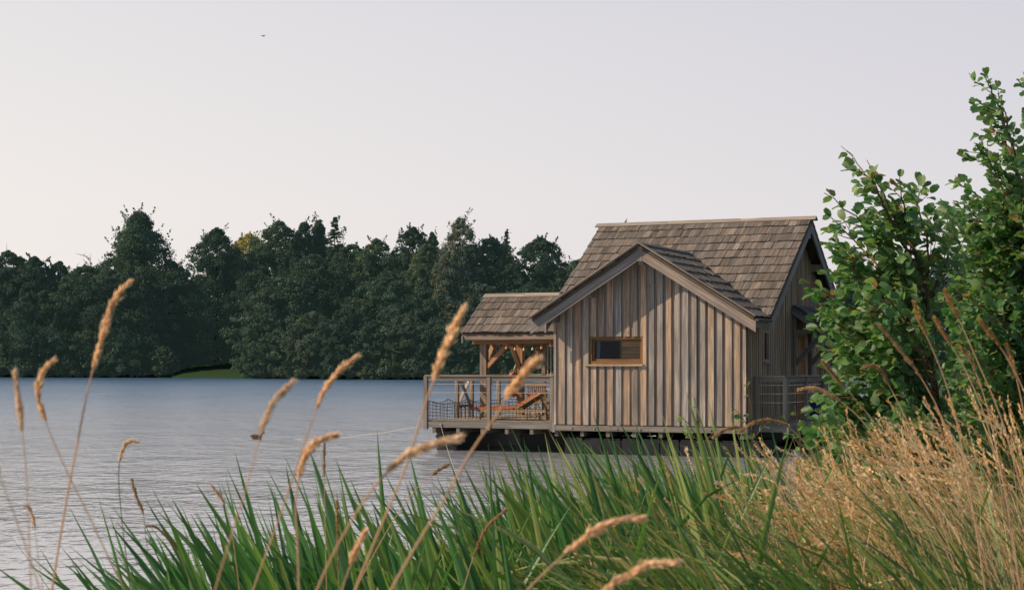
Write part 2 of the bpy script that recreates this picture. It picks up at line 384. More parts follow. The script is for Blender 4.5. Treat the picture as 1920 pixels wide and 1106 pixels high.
# narrow window and door in the right wall
v0, v1, z0, z1 = SW
mb = MB()
for lo, hi, gr in (((W-0.05, v0, z0), (W+0.045, v0+0.05, z1), 2), ((W-0.05, v1-0.05, z0), (W+0.045, v1, z1), 2), ((W-0.05, v0+0.051, z1-0.05), (W+0.044, v1-0.051, z1), 1), ((W-0.05, v0+0.051, z0), (W+0.044, v1-0.051, z0+0.05), 1)):
    mb.box(lo, hi, gr, jit(BROWN, 0.1))
sw = mb.build('window', M['warm'], cabin); sw['label'] = 'narrow upright window in the shaded right wall'
mb = MB(); mb.face([(W-0.02, v0+0.05, z0+0.05), (W-0.02, v1-0.05, z0+0.05), (W-0.02, v1-0.05, z1-0.05), (W-0.02, v0+0.05, z1-0.05)], [(0, 0)]*4, (1, 1, 1)); mb.build('pane', M['glass'], sw)
mb = MB(); mb.box((W-0.09, v0, z0), (W-0.06, v1, z1), 2, (0.02, 0.02, 0.02)); mb.build('dark_backing', M['dark'], sw)  # dark board close behind the pane, in place of the dark interior
mb = MB(); mb.box((W-0.02, v0-0.05, z0-0.05), (W+0.11, v1+0.05, z0-0.004), 1, TRIM); mb.build('sill', M['trim'], sw)
v0, v1, z0, z1 = DOOR
mb = MB()
for k in range(5):
    w_ = (v1-v0-0.16)/5; mb.box((W-0.05, v0+0.08+k*w_, z0), (W-0.01+0.002*(k % 2), v0+0.08+(k+1)*w_-0.006, z1-0.08), 2, jit((0.34, 0.17, 0.06), 0.12))
dr = mb.build('door', M['warm'], cabin); dr['label'] = 'orange brown plank door under the canopy on the right wall'
mb = MB()
for lo, hi, gr in (((W-0.06, v0, z0), (W+0.055, v0+0.08, z1), 2), ((W-0.06, v1-0.08, z0), (W+0.055, v1, z1), 2), ((W-0.06, v0+0.081, z1-0.08), (W+0.054, v1-0.081, z1), 1)): mb.box(lo, hi, gr, jit(SIDE, 0.1))
mb.build('frame', M['warm'], dr)
mb = MB(); mb.tube([(W+0.01, v1-0.2, 1.75), (W+0.06, v1-0.2, 1.75), (W+0.06, v1-0.32, 1.75)], 0.012, 8, (1, 1, 1)); mb.box((W-0.009, v1-0.23, 1.62), (W+0.004, v1-0.17, 1.86), 2, (1, 1, 1)); mb.build('handle', M['metal'], dr)

# ---- roofs
def shingles(mb, o, e, s, width, length, rows, skip=None, tone=SHG):
    """o: eave corner, e: unit along the eave, s: unit up the slope"""
    o, e, s = Vector(o), Vector(e), Vector(s); n = e.cross(s).normalized()
    if n.z < 0: n = -n
    ex = length/rows
    for r in range(rows):
        x = -random.uniform(0, 0.1); tilt = 0.028
        rowj = random.uniform(-.008, .008); mood = random.uniform(0.92, 1.08)
        while x < width:
            w_ = random.choice((0.09, 0.11, 0.13, 0.16, 0.20)); xa, xb = max(x, 0)+0.003, min(x+w_, width)-0.003
            x += w_
            if xb-xa < 0.02: continue
            y0 = r*ex-0.02+rowj+random.uniform(-.013, .013); y1 = min((r+1)*ex+0.09, length+0.0)
            mid = o+e*((xa+xb)/2)+s*(y0+0.1)
            if skip and skip(mid): continue
            lift = random.uniform(-.006, .010); th = random.uniform(0.018, 0.028)
            sk = random.uniform(-.006, .006)
            P = []
            for i in range(8):
                xx = xb if i & 1 else xa; up = bool(i & 2); yy = y1 if up else y0+(sk if i & 1 else -sk)
                h_ = (0.006 if up else tilt+lift+th*0.4)+(th if i & 4 else 0)
                P.append(o+e*xx+s*yy+n*h_)
            c = jit(tone, 0.26, 0.06); c = tuple(q*mood for q in c)
            if random.random() < 0.10: c = tuple(q*0.72 for q in c)
            if random.random() < 0.08: c = (c[0]*1.35, c[1]*1.3, c[2]*1.22)
            if e.cross(s).z < 0: P = [P[1], P[0], P[3], P[2], P[5], P[4], P[7], P[6]]
            mb.hexa(P, 1, c)
def slope_board(mb, o, e, s, width, length, th, col):
    o, e, s = Vector(o), Vector(e).normalized(), Vector(s).normalized(); n = e.cross(s)
    if n.z < 0: n = -n
    P = [o+e*(width if i & 1 else 0)+s*(length if i & 2 else 0)+n*(0 if i & 4 else -th) for i in range(8)]
    if e.cross(s).z < 0: P = [P[1], P[0], P[3], P[2], P[5], P[4], P[7], P[6]]
    mb.hexa(P, 1, col)
def roof_pair(name, label, ridge_a, ridge_b, down, slope, run, rows, run2=None, rows2=None, skip=None, th=0.07):
    """gable roof: ridge from a to b, 'down' the horizontal unit of the first slope's fall"""
    a, b, d = Vector(ridge_a), Vector(ridge_b), Vector(down); e = (b-a).normalized(); wd = (b-a).length
    mb = MB()
    for sg, rn, rw in ((1, run, rows), (-1, run2 or run, rows2 or rows)):
        dd = d*sg; ev = a+dd*rn-Vector((0, 0, slope*rn)); up = (a-ev); ln = up.length; up = up.normalized()
        slope_board(mb, ev, e, up, wd, ln, th, (0.10, 0.085, 0.07))
        shingles(mb, ev, e, up, wd, ln, rw, skip if sg > 0 or skip else None)
    o = mb.build(name, M['shingle'], cabin); o['label'] = label
    return o
def ridge_cap(parent, a, b, d, slope, w_=0.17, over=0.10, col=(0.36, 0.32, 0.275)):
    a, b, d = Vector(a), Vector(b), Vector(d).normalized(); e = (b-a).normalized(); mb = MB()
    for sg in (1, -1):
        f = (d*sg-Vector((0, 0, slope))).normalized(); n = Vector((0, 0, 1))-f*f.z; n.normalize()
        top = Vector((0, 0, 0.075))
        for k in range(3):
            p0 = a-e*over+(b-a+e*over*2)*(k/3); p1 = a-e*over+(b-a+e*over*2)*((k+1)/3)-e*0.004
            x0 = 0.0 if sg > 0 else 0.025
            P = []
            for i in range(8):
                q = (p1 if i & 1 else p0)+top+f*(w_ if i & 2 else x0)+n*(0.0 if i & 4 else -0.025)
                P.append(q)
            mb.hexa(P, 0, jit(col, 0.10))
    return mb.build('ridge_cap', M['trim'], parent)
def barge(parent, p, q, depth, th, outn, col, name='barge_board'):
    """board whose upper edge runs p -> q, hanging down 'depth', thickness towards outn"""
    p, q, outn = Vector(p), Vector(q), Vector(outn).normalized(); mb = MB()
    P = []
    for i in range(8):
        P.append((q if i & 1 else p)+outn*(th if i & 2 else 0)-Vector((0, 0, 0 if i & 4 else depth)))
    mb.hexa(P, 0, col)
    return mb.build(name, M['trim'], parent)

ov = 0.54
mainroof = roof_pair('roof', 'tall main roof of weathered shingles', (-ov, MRV, MRZ), (W+0.38, MRV, MRZ), (0, -1, 0), MSL, MRV-MEV, 12)
ridge_cap(mainroof, (-ov, MRV, MRZ), (W+0.38, MRV, MRZ), (0, -1, 0), MSL, over=0.12)
for uu, on in ((W+0.38-0.045, 1), (-ov, 1)):
    for sg in (1, -1):
        barge(mainroof, (uu, MRV-sg*0.003, MRZ-0.075), (uu, MRV-sg*(MRV-MEV+0.02), MRZ-0.075-MSL*(MRV-MEV+0.02)), 0.24, 0.04, (1, 0, 0), jit((0.27, 0.275, 0.28), 0.05))
for vv in (2.0, 3.2, 4.5, 5.8, 7.0):                   # purlin ends under the right gable overhang
    mb = MB(); mb.box((W-0.1, vv-0.07, main_top(vv)-0.22-(0.0 if vv != 4.5 else 0.1)), (W+0.33, vv+0.07, main_top(vv)-0.03-(0.0 if vv != 4.5 else 0.1)), 0, jit(SIDE, 0.1)); mb.build('rafter', M['warm'], mainroof)

def front_skip(p): return p.y > MEV+(p.z-MEZ)/MSL+0.12
frontroof = roof_pair('roof', 'small front gable roof of shingles over the window wall', (UC, -OV, RZ), (UC, 3.15, RZ), (1, 0, 0), SL, HALF, 8, skip=front_skip)
# shorten the board under it to the valley: keep its corners inside the main roof
me = frontroof.data
for vtx in me.vertices:
    lim = MEV+(vtx.co.z-MEZ)/MSL+0.02
    if vtx.co.y > lim: vtx.co.y = max(lim, -OV)
ridge_cap(frontroof, (UC, -OV, RZ), (UC, 3.0, RZ), (1, 0, 0), SL, w_=0.10, over=0.0, col=(0.18, 0.17, 0.16))
for sg in (-1, 1):
    e_ = HALF+0.03
    barge(frontroof, (UC+sg*0.052, -OV+0.035, RZ-0.06-0.052*SL), (UC+sg*e_, -OV+0.035, RZ-0.06-SL*e_), 0.255, 0.035, (0, -1, 0), (0.30, 0.255, 0.22) if sg > 0 else (0.25, 0.235, 0.225))
    mb = MB(); mb.beam((UC+sg*0.0, -OV-0.06, RZ+0.055), (UC+sg*(e_+0.02), -OV-0.06, RZ+0.055-SL*(e_+0.02)), 0.17, 0.022, (0.30, 0.25, 0.20)); mb.build('drip_board', M['trim'], frontroof)
mb = MB(); mb.box((UC-0.05, -OV-0.006, RZ-0.36), (UC+0.05, -OV+0.03, RZ-0.02), 2, (0.27, 0.235, 0.205)); mb.build('king_block', M['trim'], frontroof)
for uu in (UC, UC-1.35, UC+1.35, 0.05, W-0.05):       # purlin ends under the overhang
    zt = gable_top(uu)-0.01; mb = MB()
    mb.box((uu-0.065, -OV+0.08 if uu == UC else -0.32, zt-0.30 if uu in (UC,) else zt-0.17), (uu+0.065, 0.02, zt-0.10 if uu == UC else zt-0.03), 1, jit(TRIM, 0.1)); mb.build('purlin', M['trim'], frontroof)
# gutters on the right eave of the front gable
mb = MB(); uu = UC+HALF+0.06
pr = [(uu+0.055*math.cos(a_), EZ-0.03+0.055*math.sin(a_)) for a_ in np.linspace(math.pi, 2*math.pi, 9)]
for (a0, b0), (a1, b1) in zip(pr, pr[1:]):
    mb.face([(a0, -OV+0.02, b0), (a1, -OV+0.02, b1), (a1, 0.62, b1), (a0, 0.62, b0)], [(0, 0)]*4, (1, 1, 1))
mb.face([(a_, -OV+0.02, b_) for a_, b_ in pr], [(0, 0)]*9, (1, 1, 1))
mb.build('gutter', M['slate'], frontroof)
mb = MB(); mb.box((UC+HALF-0.16, -0.46, EZ-0.22), (UC+HALF-0.01, 0.6, EZ-0.05), 1, (0.23, 0.20, 0.165)); mb.build('eave_board', M['trim'], frontroof)

# porch roof over the deck at the left, posts, beams, braces
PU0, PU1, PRV, PRZ, PEV, PEZ = -3.42, -0.03, 3.6, 3.86, 2.1, 2.87
PSL = (PRZ-PEZ)/(PRV-PEV)
proof = roof_pair('porch_roof', 'low shingled porch roof over the deck', (PU0, PRV, PRZ), (PU1, PRV, PRZ), (0, -1, 0), PSL, PRV-PEV, 5, th=0.05)
ridge_cap(proof, (PU0, PRV, PRZ), (PU1, PRV, PRZ), (0, -1, 0), PSL, over=0.03)
mb = MB(); mb.box((PU0+0.02, PEV+0.03, PEZ-0.16), (PU1, PEV+0.08, PEZ-0.045), 0, (0.27, 0.225, 0.185)); mb.build('eave_board', M['trim'], proof)
for sg in (1, -1): barge(proof, (PU0+0.005, PRV, PRZ-0.07), (PU0+0.005, PRV-sg*(PRV-PEV), PEZ-0.07), 0.17, 0.035, (1, 0, 0), (0.25, 0.22, 0.19))
mb = MB()
for vv in (2.52, 4.85): mb.box((PU0+0.15, vv-0.07, 2.60), (PU1, vv+0.07, 2.77), 0, jit(WARM, 0.08))
for uu in (-2.97, -0.16): mb.box((uu-0.06, 2.6, 2.601), (uu+0.06, 4.77, 2.765), 1, jit(WARM, 0.08))
for k in range(6): mb.beam((-3.2+k*0.6, PEV+0.1, PEZ-0.04), (-3.2+k*0.6, PRV, PRZ-0.14), 0.06, 0.12, jit(WARM, 0.1)); mb.beam((-3.2+k*0.6, 2*PRV-PEV-0.1, PEZ-0.04), (-3.2+k*0.6, PRV, PRZ-0.14), 0.06, 0.12, jit(WARM, 0.1))
mb.build('beam', M['warm'], proof)
DZ = 0.742
for vv in (2.52, 4.85):
    mb = MB(); mb.box((-2.97-0.085, vv-0.085, DZ), (-2.97+0.085, vv+0.085, 2.599), 2, jit(WARM if vv > 3 else (0.30, 0.235, 0.18), 0.05))
    po = mb.build('post', M['warm'], cabin)
    mb = MB(); mb.beam((-2.89, vv, 2.02), (-2.30, vv, 2.62), 0.11, 0.11, jit(WARM, 0.1)); mb.build('brace', M['warm'], po)
    s_ = 1 if vv < 3 else -1
    mb = MB(); mb.beam((-2.97, vv+s_*0.08, 2.02), (-2.97, vv+s_*0.62, 2.62), 0.11, 0.11, jit((0.42, 0.29, 0.18), 0.1), up=(1, 0, 0)); mb.build('brace', M['warm'], po)
# canopy above the door on the right wall
mb = MB()
cz0, cz1, cu = 3.52, 2.93, W+0.95
slope_board(mb, (cu, 3.85, cz1), (0, 1, 0), (W+0.05-cu, 0, cz0-cz1), 1.9, math.hypot(0.9, 0.59), 0.05, (0.12, 0.12, 0.12))
dirn = Vector((W+0.05-cu, 0, cz0-cz1)).normalized()
shingles(mb, (cu, 3.85, cz1), (0, 1, 0), dirn, 1.9, 1.07, 4, tone=(0.13, 0.135, 0.14))
can = mb.build('canopy', M['shingle'], cabin); can['label'] = 'small lean-to canopy above the door on the right wall'
barge(can, (W+0.06, 3.81, cz0-0.05), (cu+0.02, 3.81, cz1-0.07), 0.17, 0.035, (0, 1, 0), (0.20, 0.185, 0.17))
for vv in (4.0, 5.6):
    mb = MB(); mb.beam((W+0.05, vv, 2.05), (cu-0.15, vv, 2.88), 0.10, 0.10, jit((0.22, 0.19, 0.16), 0.1)); mb.build('brace', M['trim'], can)
    mb = MB(); mb.box((W+0.051, vv-0.055, 1.8), (W+0.12, vv+0.055, 3.3), 2, jit((0.22, 0.19, 0.16), 0.1)); mb.build('wall_post', M['trim'], can)
    mb = MB(); mb.box((W+0.12, vv-0.05, 2.84), (cu-0.06, vv+0.05, 2.93), 0, jit((0.22, 0.19, 0.16), 0.1)); mb.build('bracket', M['trim'], can)

# deck, edge beams, joists, floats
mb = MB()
k = 0; v = 0.03
while v < 6.0:
    mb.box((-3.40, v, DZ-0.03), (-0.05, v+0.135, DZ+random.uniform(-.002, .002)), 0, jit((0.40, 0.33, 0.25), 0.15)); v += 0.143
deck = mb.build('deck', M['trim'], cabin); deck['label'] = 'open wooden deck under the porch roof'
mb = MB(); mb.box((-3.42, -0.02, DZ-0.175), (-0.012, 0.028, DZ-0.034), 0, (0.20, 0.20, 0.19)); mb.box((-3.42, 0.03, DZ-0.175), (-3.37, 6.0, DZ-0.034), 1, (0.2, 0.19, 0.17)); mb.build('edge_beam', M['trim'], deck)
mb = MB(); mb.box((-0.008, -0.045, ZW-0.15), (W+0.03, 0.05, ZW-0.02), 0, (0.20, 0.19, 0.175)); mb.box((W-0.03, 0.052, ZW-0.15), (W+0.03, DEP, ZW-0.02), 1, (0.18, 0.16, 0.14)); eb = mb.build('sill_beam', M['trim'], cabin)
for k in range(8):
    mb = MB(); mb.lathe([(0.0, -0.02), (0.022, -0.018), (0.024, 0.0)], 10, (1, 1, 1), (0.45+k*0.56, -0.046, ZW-0.085-0.01*(k % 2)), Matrix.Rotation(R(-90), 3, 'X')); mb.build('bolt', M['metal'], eb)
mb = MB(); mb.box((-0.05, -0.05, DZ-0.24), (0.03, -0.024, DZ-0.02), 2, (1, 1, 1)); mb.build('bracket', M['metal'], deck)
mb = MB(); mb.lathe([(0.0, -0.03), (0.03, -0.028), (0.032, 0.0)], 10, (1, 1, 1), (-2.95, -0.022, DZ-0.11), Matrix.Rotation(R(-90), 3, 'X')); mb.build('bolt', M['metal'], deck); mb = MB(); mb.tube([(-3.44, -0.02, DZ-0.1), (-3.50, -0.02, DZ-0.12), (-3.50, -0.02, DZ-0.16), (-3.43, -0.02, DZ-0.17)], 0.012, 6, (1, 1, 1)); mb.build('mooring_ring', M['metal'], deck)
for k in range(13):
    u = -3.15+k*0.64; mb = MB(); zt = (DZ-0.176) if u < 0 else ZW-0.151
    mb.box((u-0.045, 0.0, zt-0.13), (u+0.045, 6.0, zt), 1, jit((0.17, 0.15, 0.125), 0.1)); mb.build('joist', M['trim'], cabin)
k = 0; u = 0.22
while u < W-0.1:
    mb = MB(); w_ = 0.47; a_, b_ = u+0.012, u+w_-0.012; zt = 0.375-0.004*(k % 3)
    for lo, hi in (((a_, 0.06, -0.35), (b_, 1.55, zt-0.04)), ((a_+0.02, 0.08, zt-0.04), (b_-0.02, 1.53, zt))): mb.box(lo, hi, 2, (1, 1, 1))
    mb.box((a_-0.004, 0.052, 0.02), (b_+0.004, 0.058, 0.04), 0, (1, 1, 1))
    mb.build('float', M['float'], cabin); u += w_; k += 1
for (ua, ub, va, vb) in ((-3.3, -2.75, 0.45, 5.6), (-1.4, -0.1, 1.2, 5.6), (1.5, 3.8, 3.0, 7.4)):
    mb = MB(); mb.box((ua, va, -0.35), (ub, vb, 0.42), 2, (1, 1, 1)); mb.box((ua-0.02, va-0.02, 0.30), (ub+0.02, vb+0.02, 0.36), 2, (1, 1, 1)); mb.build('float', M['float'], cabin)

# railings
def railing(name, label, pts, posts, net=True, cables=(0.87, 0.67), top=1.09, base=DZ, post_from=-0.22):
    """pts: polyline of the rail (u, v); posts: list of (u, v)"""
    r0 = MB()
    for (a0, b0), (a1, b1) in zip(pts, pts[1:]):
        r0.beam((a0, b0, base+top-0.016), (a1, b1, base+top-0.016), 0.13, 0.03, jit((0.37, 0.31, 0.245), 0.08)); r0.beam((a0, b0, base+top-0.088), (a1, b1, base+top-0.088), 0.045, 0.11, jit((0.23, 0.215, 0.19), 0.08))
    r = r0.build(name, M['trim'], cabin); r['label'] = label
    for (a0, b0) in posts:
        mb = MB(); mb.box((a0-0.045, b0-0.045, base+post_from), (a0+0.045, b0+0.045, base+top-0.032), 2, jit((0.25, 0.22, 0.185), 0.08)); mb.build('post', M['trim'], r)
    for hgt in cables:
        mb = MB(); mb.tube([(a_, b_, base+hgt) for a_, b_ in pts], 0.0055, 5, (1, 1, 1)); mb.build('cable', M['cable'], r)
    if net:
        mb = MB()
        for (a0, b0), (a1, b1) in zip(pts, pts[1:]):
            ln = math.hypot(a1-a0, b1-b0); nb = max(1, round(ln/1.2)); nn = int(ln/0.095)
            def P(t, h): return (a0+(a1-a0)*t, b0+(b1-b0)*t+0.0, base+h)
            def topz(t): return 0.47-0.075*math.sin(math.pi*((t*nb) % 1.0))+0.012*math.sin(t*37)
            prev = None
            for k in range(nn+1):
                t = k/nn; wv = 0.012*math.sin(k*1.9)
                mb.tube([P(t, 0.02), P(min(1, t+wv/ln), 0.22), P(t, topz(t))], 0.0048, 3, (1, 1, 1), cap=False)
            for j in range(6):
                f_ = j/5
                mb.tube([P(k/(nn//2), (0.02+f_*(topz(k/(nn//2))-0.02))+0.006*math.sin(k*2.3+j)) for k in range(nn//2+1)], 0.0085 if j == 5 else 0.0048, 3, (1, 1, 1), cap=False)
        mb.build('net', M['net'], r)
    return r
railing('railing', 'front deck railing with two cables and black netting', [(-3.37, 0.0), (-0.02, 0.0)], [(-3.37, 0.0), (-1.69, 0.0), (-0.06, 0.0)])
railing('railing', 'left deck railing with crossed brace', [(-3.37, 0.05), (-3.37, 5.9)], [(-3.37, 1.75), (-3.37, 2.62), (-3.37, 4.3), (-3.37, 5.9)])
gt = MB(); gt.beam((-3.37, 1.82, DZ+0.35), (-3.37, 2.55, DZ+1.02), 0.03, 0.075, (0.5, 0.42, 0.32), up=(1, 0, 0)); gt.beam((-3.335, 1.82, DZ+1.02), (-3.335, 2.55, DZ+0.2), 0.03, 0.075, (0.24, 0.20, 0.165), up=(1, 0, 0)); gt.box((-3.39, 1.8, DZ+0.27), (-3.31, 2.57, DZ+0.33), 1, (0.16, 0.15, 0.14))
for k in range(3): gt.box((-3.37, 1.9+k*0.25, DZ), (-3.335, 1.96+k*0.25, DZ+0.27), 2, (0.25, 0.2, 0.16))
gt.build('cross_brace', M['trim'], cabin)
railing('railing', 'rear deck railing', [(-3.3, 5.9), (-0.1, 5.9)], [(-2.4, 5.9), (-1.2, 5.9)], net=False)
mb = MB(); mb.box((W+0.05, 0.5, DZ-0.04), (W+0.80, 7.2, DZ), 1, jit((0.3, 0.26, 0.2), 0.1)); wk = mb.build('walkway', M['trim'], cabin); wk['label'] = 'narrow side walkway along the right wall'
mb = MB(); mb.box((W+0.79, 0.48, DZ-0.18), (W+0.84, 7.2, DZ-0.042), 1, (0.2, 0.19, 0.17)); mb.box((W+0.032, 0.44, DZ-0.18), (W+0.84, 0.478, DZ-0.042), 0, (0.22, 0.2, 0.18)); mb.build('edge_beam', M['trim'], wk)
railing('railing', 'side walkway railing with wires at the right of the cabin', [(W+0.08, 0.5), (W+0.76, 0.5), (W+0.76, 7.0)], [(W+0.10, 0.5), (W+0.75, 0.5), (W+0.76, 2.3), (W+0.76, 4.0), (W+0.76, 5.8)], net=False, cables=(0.87, 0.68, 0.48))
# pale barred screen near the house wall
mb = MB(); mb.box((-2.40, 4.95, DZ), (-2.31, 5.04, 2.64), 2, (0.28, 0.22, 0.16)); sc_ = mb.build('screen', M['warm'], cabin); sc_['label'] = 'tall screen of pale vertical bars beside the house wall'
for k in range(6):
    mb = MB(); mb.tube([(-2.25+k*0.095, 5.0, 1.75), (-2.25+k*0.095, 5.0, 2.58)], 0.016, 6, (1, 1, 1)); mb.build('bar', M['white'], sc_)
mb = MB(); mb.box((-2.305, 4.97, 2.57), (-1.2, 5.03, 2.62), 0, (1, 1, 1)); mb.build('rail', M['white'], sc_); mb = MB(); mb.box((-2.305, 4.97, 1.71), (-1.2, 5.03, 1.75), 0, (1, 1, 1)); mb.build('rail', M['white'], sc_)

# ------------------------------------------------------------------ things on the deck
def on_deck(name, u, v, z=DZ, rz=0.0): return empty(name, cab(u, v, z), -TH+rz)
t = on_deck('sun_lounger', -2.5, 1.05); tag(t, 'wooden sun lounger with raised back and orange canvas pad on the deck', 'lounger')
LW = (0.34, 0.255, 0.16)
mb = MB()
for s_ in (-0.28, 0.28): mb.box((0.12, s_-0.02, 0.19), (1.95, s_+0.02, 0.26), 0, jit(LW))
for k in range(8): mb.box((0.16+k*0.145, -0.259, 0.225), (0.25+k*0.145, 0.259, 0.245), 1, jit(LW))
mb.box((1.91, -0.255, 0.195), (1.945, 0.255, 0.25), 1, LW)
mb.build('frame', M['warm'], t)
for x_ in (0.30, 1.75):
    for s_ in (-0.235, 0.235):
        mb = MB(); mb.beam((x_, s_, 0.21), (x_-0.12 if x_ < 1 else x_+0.05, s_, 0.0), 0.04, 0.06, jit(LW), up=(0, 1, 0)); mb.build('leg', M['warm'], t)
mb = MB()
for s_ in (-0.24, 0.24): mb.beam((1.15, s_, 0.27), (1.80, s_, 0.66), 0.04, 0.05, jit(LW))
for k in range(6): mb.beam((1.2+k*0.11, -0.24, 0.305+k*0.066), (1.2+k*0.11, 0.24, 0.305+k*0.066), 0.07, 0.015, jit(LW))
mb.beam((1.62, -0.2, 0.52), (1.80, -0.2, 0.22), 0.03, 0.03, LW); mb.beam((1.62, 0.2, 0.52), (1.80, 0.2, 0.22), 0.03, 0.03, LW)
mb.build('backrest', M['warm'], t)
mb = MB()
prof = [(0.0, 0.275), (0.02, 0.30), (0.4, 0.315), (0.8, 0.312), (1.05, 0.315), (1.18, 0.36), (1.45, 0.52), (1.66, 0.645)]
for (a0, b0), (a1, b1) in zip(prof, prof[1:]): mb.beam((a0, 0, b0-0.02), (a1+0.004, 0, b1-0.02), 0.50, 0.05, (1, 1, 1))
pd = mb.build('pad', M['orange'], t)

def chair(name, u, v, rz, label, cushion):
    t = on_deck(name, u, v, DZ, rz); tag(t, label, 'chair')
    CW = (0.36, 0.27, 0.17)
    for sx in (-0.25, 0.25):
        mb = MB(); mb.beam((sx, -0.22, 0), (sx, -0.20, 0.62), 0.035, 0.045, jit(CW)); mb.build('leg', M['warm'], t)
        mb = MB(); mb.beam((sx, 0.25, 0), (sx, 0.22, 0.60), 0.035, 0.045, jit(CW)); mb.build('leg', M['warm'], t)
        mb = MB(); mb.box((sx-0.03, -0.28, 0.62), (sx+0.03, 0.26, 0.645), 1, jit(CW)); mb.build('armrest', M['warm'], t)
    mb = MB()
    for k in range(7): mb.box((-0.23, -0.21+k*0.065, 0.405), (0.23, -0.16+k*0.065, 0.425), 0, jit(CW))
    mb.box((-0.24, -0.22, 0.36), (-0.215, 0.24, 0.404), 1, CW); mb.box((0.215, -0.22, 0.36), (0.24, 0.24, 0.404), 1, CW); mb.build('seat', M['warm'], t)
    mb = MB()
    for k in range(9): mb.beam((-0.2+k*0.05, -0.20, 0.44), (-0.21+k*0.0525, -0.30, 0.83), 0.027, 0.018, jit(CW), up=(0, 1, 0))
    mb.beam((-0.25, -0.205, 0.43), (0.25, -0.205, 0.43), 0.03, 0.05, jit(CW)); mb.beam((-0.27, -0.305, 0.85), (0.27, -0.305, 0.85), 0.035, 0.07, jit((0.45, 0.36, 0.25)))
    mb.build('backrest', M['warm'], t)
    if cushion:
        mb = MB(); mb.lathe([(0.0, 0.03), (0.17, 0.03), (0.20, 0.015), (0.20, 0.0), (0.0, 0.0)], 14, (1, 1, 1), (0, 0.02, 0.43)); mb.build('cushion', M['orange'], t)
chair('garden_chair', -1.2, 1.85, 0.25, 'slatted wooden garden chair with its back to the lake shore, behind the lounger', False)
chair('garden_chair', -0.55, 2.6, 1.9, 'slatted wooden garden chair with orange cushion nearest the house wall', True)
t = on_deck('garden_table', -1.15, 2.75); tag(t, 'small pale topped wooden table on the deck behind the garden chair', 'table')
mb = MB()
for k in range(6): mb.box((-0.42+k*0.141, -0.4, 0.71), (-0.287+k*0.141, 0.4, 0.735), 1, jit((0.55, 0.46, 0.36), 0.08))
mb.build('table_top', M['warm'], t)
for sx in (-0.36, 0.36):
    for sy in (-0.34, 0.34):
        mb = MB(); mb.box((sx-0.025, sy-0.025, 0), (sx+0.025, sy+0.025, 0.709), 2, jit((0.36, 0.27, 0.17))); mb.build('leg', M['warm'], t)
# lifebuoy on the rear post
bo = on_deck('lifebuoy', -3.12, 4.72, 1.55, R(4)); tag(bo, 'faded orange lifebuoy hanging on the rear porch post', 'lifebuoy')
mb = MB(); n1_, n2_ = 28, 12
def tor(i, j, R0=0.27, r0=0.075):
    a_, b_ = 2*math.pi*i/n1_, 2*math.pi*j/n2_
    return Vector((r0*0.85*math.sin(b_), (R0+r0*math.cos(b_))*math.cos(a_), (R0+r0*math.cos(b_))*math.sin(a_)))
for i in range(n1_):
    for j in range(n2_): mb.face([tor(i, j), tor(i+1, j), tor(i+1, j+1), tor(i, j+1)], [(0, 0)]*4, (1, 1, 1))
mb.build('ring', M['buoy'], bo, smooth=True)
mb = MB(); mb.tube([tor(i, 0, 0.285, 0.10+0.035*abs(math.sin(i*math.pi/7))) for i in range(n1_+1)], 0.009, 5, (1, 1, 1)); mb.tube([(0.0, 0.02, 0.33), (0.04, 0.06, 0.5), (0.08, 0.1, 0.62)], 0.012, 5, (1, 1, 1)); mb.tube([(0.0, -0.02, 0.33), (0.03, 0.03, 0.5), (0.08, 0.1, 0.62)], 0.012, 5, (1, 1, 1)); mb.build('rope', M['rope'], bo)
# string lights under the porch eave
sl = on_deck('string_lights', -2.42, 2.30, 2.60); tag(sl, 'string of round warm bulbs drooping under the porch eave', 'string lights')
pts = []
def sagpt(t): 
    if t < 0.72: s_ = t/0.72; return Vector((0.10+s_*1.50, 0, -0.02+0.12*s_-0.22*4*s_*(1-s_)*0.5))
    s_ = (t-0.72)/0.28; return Vector((1.60+s_*0.78, 0.0, 0.10+0.14*s_-0.05*4*s_*(1-s_)))
mb = MB(); mb.tube([sagpt(k/30) for k in range(31)], 0.007, 5, (1, 1, 1)); mb.build('cord', M['net'], sl)
for k in range(9):
    q = sagpt(0.03+k*0.115); mb = MB(); mb.lathe([(0.0, -0.10), (0.02, -0.095), (0.032, -0.075), (0.03, -0.05), (0.014, -0.028)], 10, (1, 1, 1), q); mb.lathe([(0.015, -0.028), (0.015, 0.004), (0, 0.004)], 8, (0.1, 0.1, 0.1), q); mb.build('bulb', M['bulb'], sl, smooth=True)
# mooring ropes
def rope(name, label, a_, b_, sag, r_=0.011):
    a_, b_ = Vector(a_), Vector(b_); mb = MB()
    mb.tube([(a_.lerp(b_, k/24)-a_-Vector((0, 0, sag*4*(k/24)*(1-k/24)))) for k in range(25)], r_, 6, (1, 1, 1)); o = mb.build(name, M['rope'], None)
    o.location = a_; tag(o, label, 'rope'); return o
rope('mooring_rope', 'pale mooring rope running left from the deck corner down into the lake', cab(-3.46, -0.02, DZ-0.14), at(540, 823, 48.2), 0.10, 0.0065)
rope('mooring_rope', 'pale mooring rope running from under the deck towards the near reeds', cab(-2.95, -0.03, DZ-0.14), (-0.1, 18, -0.1), 0.25, 0.0045)
